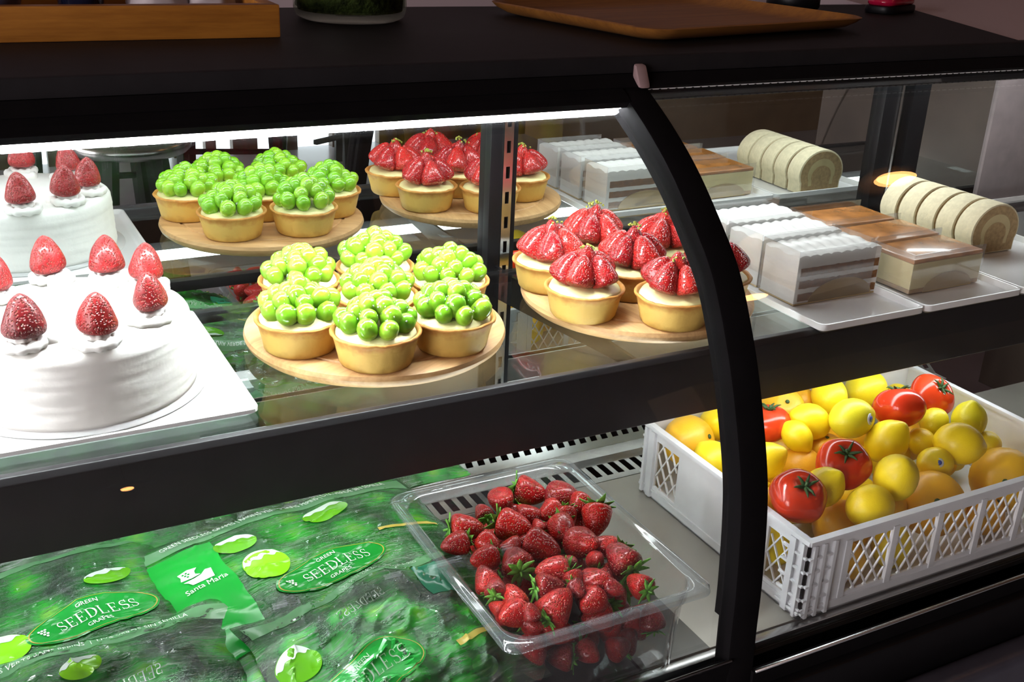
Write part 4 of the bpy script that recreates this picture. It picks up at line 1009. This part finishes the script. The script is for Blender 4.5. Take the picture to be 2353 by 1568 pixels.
class Bag:
    def __init__(s, label, x, y, z, rz, pitch, roll, Wd, Ld, bulge, seed, wr=.006, ruffle=.0):
        s.W, s.L, s.b, s.seed, s.wr, s.ruf = Wd, Ld, bulge, seed, wr, ruffle
        s.t = tag(empty('grape_bag', (x, y, z)), label, 'bag of grapes', 'printed film bags of green grapes'); s.t.rotation_euler = Euler((pitch, roll, rz), 'XYZ')
        s.mat = film_mat('printed grape film', seed); N, K = 84, 72
        V = []; UV = []; F = []
        for sd in (1, -1):
            for i in range(N + 1):
                for j in range(K + 1):
                    V.append(s.P(i / N, j / K, 0, sd)); UV.append((i / N, j / K))
        n1 = (N + 1) * (K + 1)
        for i in range(N):
            for j in range(K):
                a = i * (K + 1) + j; F.append((a, a + K + 1, a + K + 2, a + 1)); b = a + n1; F.append((b, b + 1, b + K + 2, b + K + 1))
        mesh_obj('printed_film', V, F, s.mat, s.t, True, UV)
    def P(s, u, v, off=0, side=1):
        a = 2 * u - 1; b = 2 * v - 1; x = a * s.W / 2; y = b * s.L / 2
        sh = max(0, (1 - abs(a) ** 2.6)) ** .8 * max(0, (1 - abs(b) ** 3)) ** .8
        q = Vector((x * 16 + s.seed * 3, y * 16, s.seed)); h = s.b * sh * (1 if side > 0 else .55) * side
        w = noise.noise(q) * s.wr * 1.6 + noise.noise(q * 2.3 + Vector((4, 0, 0))) * s.wr * .8
        r = 1 - abs(noise.noise(Vector((x * 34 + y * 20, y * 46 - x * 16, s.seed * 2)))) * 2; w2 = max(0, r) ** 5 * s.wr * .55
        w3 = s.ruf * math.sin(x * 95 + s.seed + 2 * noise.noise(Vector((x * 20, s.seed, 0)))) * max(0, v - .72) / .28
        k = (.35 + .65 * sh)
        y += .006 * noise.noise(Vector((x * 22, s.seed * 9, b))) ; x += .005 * noise.noise(Vector((y * 25, 3, s.seed)))
        return (x, y, h + w * k + w2 * k * (1 if side > 0 else 0) + w3 + off * side)
    def put(s, name, V2, F, m, cu, cv, rot=0, off=.0006, mirror=False):
        """lay flat artwork (metres, about its centre) on the film at u,v"""
        c, q = math.cos(rot), math.sin(rot); P = []
        for a, b in V2:
            if mirror: a = -a
            x = a * c - b * q; y = a * q + b * c; u = cu + x / s.W; v = cv + y / s.L
            P.append(s.P(min(max(u, .003), .997), min(max(v, .003), .997), off))
        return mesh_obj(name, P, F, m, s.t, False)
    def ellipse(s, name, a, b, m, cu, cv, rot=0, off=.0005, r0=0.0, n=56, rings=5, clip=None, flat=None):
        V = []; F = []
        for k in range(rings + 1):
            f = r0 + (1 - r0) * k / rings
            for i in range(n):
                t = 2 * PI * i / n; y = b * f * math.sin(t)
                if flat is not None: y = max(y, flat * b * f) if flat > -1 else y
                V.append((a * f * math.cos(t), y))
        for k in range(rings):
            for i in range(n): F.append((k * n + i, k * n + (i + 1) % n, (k + 1) * n + (i + 1) % n, (k + 1) * n + i))
        return s.put(name, V, F, m, cu, cv, rot, off)
    def band(s, name, u0, u1, v0, v1, m, off=.0004, n=70, k=3, wav=0):
        V = []; F = []
        for i in range(n + 1):
            u = u0 + (u1 - u0) * i / n; dv = wav * math.sin(u * 11 + s.seed)
            for j in range(k + 1): V.append(s.P(u, min(.998, max(.002, v0 + (v1 - v0) * j / k + dv)), off))
        for i in range(n):
            for j in range(k): a = i * (k + 1) + j; F.append((a, a + k + 1, a + k + 2, a + 1))
        return mesh_obj(name, V, F, m, s.t, True)
    def text(s, txt, size, m, cu, cv, rot=0, off=.0012, mirror=False, name='lettering', tall=1.0):
        off = .0022 if off == .0012 else off
        V, F = font_polys(txt, size) if txt != 'SEEDLESS' else seedless(size)
        V = [(a, b * tall) for a, b in V]
        return s.put(name, V, F, m, cu, cv, rot, off, mirror)
    def oval(s, cu, cv, a=.056, b=.021, rot=0, faint=False):
        s.ellipse('printed_oval', a, b, D_['oval'], cu, cv, rot, .0013, rings=9); s.ellipse('gold_line', a * .965, b * .93, D_['gold'], cu, cv, rot, .0017, r0=.978, rings=1)
        w = D_['fade'] if faint else D_['white']; c, q = math.cos(rot), math.sin(rot)
        s.text('SEEDLESS', .0118, w, cu + .003 / s.W, cv, rot)
        s.text('GREEN', .0062, w, cu - q * .0128 / s.W, cv + c * .0128 / s.L, rot); s.text('GRAPES', .0062, w, cu + q * .0128 / s.W, cv - c * .0128 / s.L, rot)
        # little dotted bunch before the word
        V = []; F = []
        for (gx, gy) in ((-.0445, .004), (-.0420, .004), (-.0395, .004), (-.0435, .0015), (-.0408, .0015), (-.0422, -.001), (-.0395, -.001), (-.0408, -.0035)):
            b0 = len(V); V += [(gx + .0011 * math.cos(t), gy + .0011 * math.sin(t)) for t in np.linspace(0, 2 * PI, 8, endpoint=False)]; F.append(tuple(range(b0, b0 + 8)))
        s.put('printed_bunch', V, F, w, cu, cv, rot, .0022)
    def big_grape(s, cu, cv, a, b, rot=0, dark=False):
        s.ellipse('printed_grape', a, b, D_['limed' if dark else 'lime'], cu, cv, rot, .0012)
        # pale upper highlight shaped like a cap
        V = []; F = []; n = 24
        for i in range(n + 1):
            t = PI * .12 + PI * .76 * i / n; V += [(a * .97 * math.cos(t), b * .97 * math.sin(t)), (a * .97 * math.cos(t), b * (.42 + .10 * math.sin(i * .9)) * (math.sin(t) ** .5))]
        for i in range(n): F.append((2 * i, 2 * i + 2, 2 * i + 3, 2 * i + 1))
        s.put('grape_highlight', V, F, D_['pale'], cu, cv, rot, .0016)
    def logo(s, cu, cv, sc=1, rot=0):
        V = []; F = []
        def poly(P): b0 = len(V); V.extend([(x * sc, y * sc) for x, y in P]); F.append(tuple(range(b0, b0 + len(P))))
        poly([(-.013, .012), (-.004, .0135), (.004, .011), (.001, .008), (.0005, .004), (.004, .001), (-.004, .0), (-.013, .002), (-.0115, .007)])       # sail
        poly([(-.012, -.001), (-.003, -.002), (.004, -.0005), (.009, .004), (.014, .003), (.013, -.003), (.012, -.009), (-.007, -.009), (-.009, -.004)])  # hull
        s.put('ship_emblem', V, F, D_['white'], cu, cv, rot, .0020)
        V2 = []; F2 = []
        for gx, gy in ((-.009, .009), (-.006, .0095), (-.0075, .0065), (-.0045, .007), (-.006, .004)):
            b0 = len(V2); V2 += [((gx + .0011 * math.cos(t)) * sc, (gy + .0011 * math.sin(t)) * sc) for t in np.linspace(0, 2 * PI, 8, endpoint=False)]; F2.append(tuple(range(b0, b0 + 8)))
        s.put('emblem_dots', V2, F2, D_['oval'], cu, cv, rot, .0024)
        s.text('Santa María', .0078 * sc, D_['white'], cu + .002 / s.W, cv - .0145 * sc / s.L, rot)
SLOG = 'GREEN SEEDLESS GRAPES  |  RAISINS VERTS SANS PEPINS  |  UVA VERDE SIN SEMILLA'
A = Bag('grape bag with the clearest green oval, beside the strawberry box', .262, .792, .668, .145, .10, .0, .290, .270, .030, 1, .0024)
A.band('seal_strip', .02, .98, .880, .952, D_['strip']); A.text(SLOG.replace('  ', ' '), .0064, D_['white'], .50, .915, 0, off=.0030, tall=1.7)
A.band('printed_panel', .04, .24, .30, .86, D_['panel'], .0010, 40, 60)
A.logo(.15, .70); A.big_grape(.335, .62, .020, .0215, .15); A.oval(.505, .50, rot=.10)
A.band('gold_line', .72, .95, .60, .615, D_['gold'], .0007); A.big_grape(.62, .80, .026, .013, .2, True); A.big_grape(.30, .78, .020, .012, -.3, True)
B = Bag('grape bag at the left whose oval is cut off by the bag in front', .045, .800, .664, .16, .10, .0, .220, .270, .030, 2, .0024)
B.oval(.60, .53, rot=.12); B.big_grape(.25, .50, .025, .019, .3); B.band('seal_strip', .02, .98, .90, .955, D_['strip'], wav=.008); B.big_grape(.72, .70, .022, .010, .3, True)
C = Bag('grape bag lying in front with a faded oval, against the strawberry box', .285, .696, .664, .27, .30, .04, .215, .165, .030, 3, .007)
C.oval(.27, .36, rot=.10, faint=True); C.big_grape(.10, .62, .016, .016, .2, True); C.band('seal_strip', .02, .98, .88, .96, D_['strip'], wav=.012); C.text('GRAPES  |  RAISINS VERTS', .0068, D_['fade'], .62, .92, 0, mirror=True)
C.band('mint_panel', .74, .97, .62, .86, D_['mint'], .0005, 16, 8); C.band('gold_line', .66, .98, .30, .335, D_['gold'], .0007); C.text('SEEDLESS', .009, D_['fade'], .42, .72, .05, mirror=True)
Dg = Bag('grape bag lying at the front left, its printed seal strip facing up', .040, .708, .664, .06, .28, .0, .290, .165, .030, 4, .007)
Dg.band('seal_strip', .02, .98, .84, .94, D_['strip'], wav=.004); Dg.text('GRAPES  |  RAISINS VERTS SANS PEPINS  |  UVA VERDE SIN SEMILLA', .0066, D_['white'], .50, .89, 0, tall=1.35)
Dg.big_grape(.13, .32, .018, .012, .1); Dg.big_grape(.52, .70, .016, .010, .3); Dg.text('SEEDLESS', .009, D_['fade'], .62, .55, .05, mirror=True)
E_ = Bag('grape bag pushed to the back under the beech board, ruffled seal edge', .340, 1.000, .668, .05, -.05, .0, .250, .150, .030, 5, .007, .006)
E_.band('seal_strip', .02, .98, .86, .93, D_['strip'], wav=.03); E_.text('UVA VERDE SIN SEMILLA', .0068, D_['fade'], .55, .895, 0)
G_ = Bag('grape bag pushed to the back beneath the cream cake tray', .095, .990, .668, -.04, -.05, .0, .250, .160, .030, 6, .007, .006)
G_.band('seal_strip', .02, .98, .86, .93, D_['strip'], wav=.03)
H_ = Bag('grape bag at the far left end of the pile', -.130, .800, .665, .1, .08, .0, .200, .260, .030, 7, .007)
# grapes inside the bags
LABG = {'A': ('loose green grape inside the bag with the clearest oval', A), 'B': ('loose green grape inside the bag whose oval is cut off', B), 'C': ('loose green grape inside the bag against the strawberry box', C), 'D': ('loose green grape inside the front left bag', Dg), 'E': ('loose green grape inside the ruffled bag at the back', E_)}
BG = data_of(MB().blob((0, 0, 0), 1, 16, 12, lambda v: Vector((v.x, v.y, v.z * 1.2))), 'grape', M['baggrape'])
for key, (lab, bag) in LABG.items():
    got = []; rr = random.Random(ord(key)); bm_ = bag.t.matrix_basis.copy()
    for tr in range(700):
        u, v = rr.uniform(.10, .90), rr.uniform(.10, .78); hi = bag.P(u, v, 0, 1)[2]; lo = bag.P(u, v, 0, -1)[2]; r = rr.uniform(.0090, .0105)
        if hi - lo < 2.3 * r: continue
        p = Vector(((u - .5) * bag.W, (v - .5) * bag.L, rr.uniform(lo + 1.1 * r, hi - 1.15 * r)))
        if all((p - q).length > .0195 for q in got):
            got.append(p)
            o = inst('grape', BG, None, tuple(Matrix.LocRotScale(bag.t.location, bag.t.rotation_euler, None) @ p), (rr.uniform(0, 3), rr.uniform(0, 3), 0), r); tag(o, lab, 'grape', 'grapes in the film bags')
        if len(got) >= 12: break

# ------------------------------------------------------------------ things on the counter
ZC = 1.120
wt = tag(empty('wooden_tray_box', (.0, 1.040, ZC)), 'open oiled wooden tray box holding cups and napkins on the counter', 'tray box'); wt.rotation_euler.z = -.02
x0, x1, y0, y1, h, th = -.42, .3075, 0, .20, .030, .014
MB().box(x0, x1, y0, y0 + th, 0, h).obj('front_board', M['boxwood'], wt, bev=.002); MB().box(x0, x1, y1 - th, y1, 0, h).obj('back_board', M['boxwood'], wt, bev=.002)
MB().box(x1 - th, x1, y0 + th, y1 - th, 0, h).obj('side_board', M['boxwood'], wt, bev=.002); MB().box(x0, x0 + th, y0 + th, y1 - th, 0, h).obj('side_board', M['boxwood'], wt, bev=.002)
MB().box(x0 + th, x1 - th, y0 + th, y1 - th, .002, .006).obj('bottom_board', M['boxwood'], wt)
o = MB().lathe([(.020, 0), (.028, .002), (.034, .03), (.037, .06), (.0355, .06), (.032, .03), (.026, .005), (0, .005)], 40).obj('blue_cup', simple('blue grey glaze', (.10, .11, .20), .25, var=.3), None, True); o.location = (.062, 1.115, ZC + .0062); tag(o, 'blue-grey cup standing in the wooden tray box', 'cup')
o = MB().lathe([(.018, 0), (.020, .002), (.022, .07), (.0205, .07), (.0185, .004), (0, .004)], 32).obj('dark_glass', simple('dark glass', (.01, .012, .03), .08), None, True); o.location = (.145, 1.120, ZC + .0062); tag(o, 'small dark glass in the wooden tray box beside the blue cup', 'glass')
def crumple(c, r, seed): return MB().blob((0, 0, 0), r, 28, 18, lambda v: v * (1 + .28 * noise.noise(v * 2.2 + Vector((seed, 0, 0))) + .12 * abs(noise.noise(v * 6 + Vector((seed, 0, 0))))))
wn = simple('white paper', (.50, .45, .47), .6, var=.08)
for c, r, s, lab in (((.215, 1.125, ZC + .026), (.028, .026, .018), 2, 'crumpled white napkin in the wooden tray box near the dark glass'), ((.262, 1.130, ZC + .026), (.026, .030, .020), 5, 'crumpled white napkin at the right end of the wooden tray box'), ((.015, 1.155, ZC + .034), (.040, .030, .024), 8, 'white paper bundle at the left inside the wooden tray box')):
    o = crumple(c, r, s).obj('paper_napkin', wn, None, True); o.location = c; tag(o, lab, 'napkin', 'crumpled papers in the tray box')
o = MB().lathe([(0, .001), (.050, .0), (.058, .004), (.0605, .012), (.061, .05), (.061, .12), (.0585, .12), (.0585, .014), (.052, .009), (0, .009)], 64).obj('glass_jar', M['jarglass'], None, True); o.location = (.4240, 1.166, ZC); tag(o, 'thick-bottomed round glass jar standing on the counter', 'jar')
jw = MB().lathe([(0, 0), (.056, 0), (.0575, .02), (.0575, .026), (0, .027)], 48, lambda r, z, a, i: (r, z + (.003 * math.sin(a * 5) if z > .01 else 0))).obj('dried_herbs', simple('dried herbs', (.08, .10, .03), .8, var=.9, scale=120, bmp=.8, bd=.004), None, True); jw.location = (.4240, 1.166, ZC + .0102); tag(jw, 'layer of greenish brown dried herbs inside the glass jar', 'dried herbs', None, 'stuff')
# thin wooden serving tray
L = []
for ins, z in ((.030, .0), (.014, .004), (.004, .010), (0, .0145), (.003, .0155), (.008, .0120), (.020, .0060), (.034, .0045)):
    L.append([(a, b, z) for a, b in rrect(-.180 + ins, .180 - ins, -.145 + ins, .145 - ins, .034 - ins * .4, 8)])
mb = loft(MB(), L); o = mb.obj('serving_tray', M['traywood'], None, True); o.data.set_sharp_from_angle(angle=math.radians(50)); o.location = (.800, 1.090, ZC); o.rotation_euler.z = .175; tag(o, 'thin brown wooden serving tray with a low raised lip on the counter', 'serving tray')
o = MB().lathe([(0, 0), (.033, 0), (.036, .004), (.036, .02), (.030, .028), (0, .030)], 40).obj('black_dish', M['black'], None, True); o.location = (1.078, 1.205, ZC); tag(o, 'small black dish behind the serving tray', 'dish')
t = tag(empty('handheld_gadget', (1.205, 1.150, ZC), .35), 'small rounded black and crimson gadget at the end of the counter', 'gadget')
MB().prism(rrect(-.045, .045, -.022, .022, .016), 0, .010).obj('base', M['black'], t, bev=.003); MB().prism(rrect(-.043, .043, -.020, .020, .015), .010, .020).obj('shell', simple('crimson plastic', (.30, .004, .03), .15, coat=.6), t, bev=.006, seg=3)
o = MB().tube(cat_rom([(1.262, 1.165, ZC + .002), (1.275, 1.20, ZC + .02), (1.283, 1.23, ZC + .05), (1.29, 1.26, ZC + .02), (1.31, 1.28, ZC - .05)], 8), .0012, 6).obj('thin_cable', M['black'], None, True); tag(o, 'thin dark cable rising beside the crimson gadget', 'cable')
# grey ledge beyond the counter's end
struct(MB().prism([(1.140, .884), (1.290, 1.19), (1.262, 1.246), (1.40, 1.60), (2.6, 1.60), (2.6, .884)], 1.095, 1.117).obj('trim_3', MR['wall']))
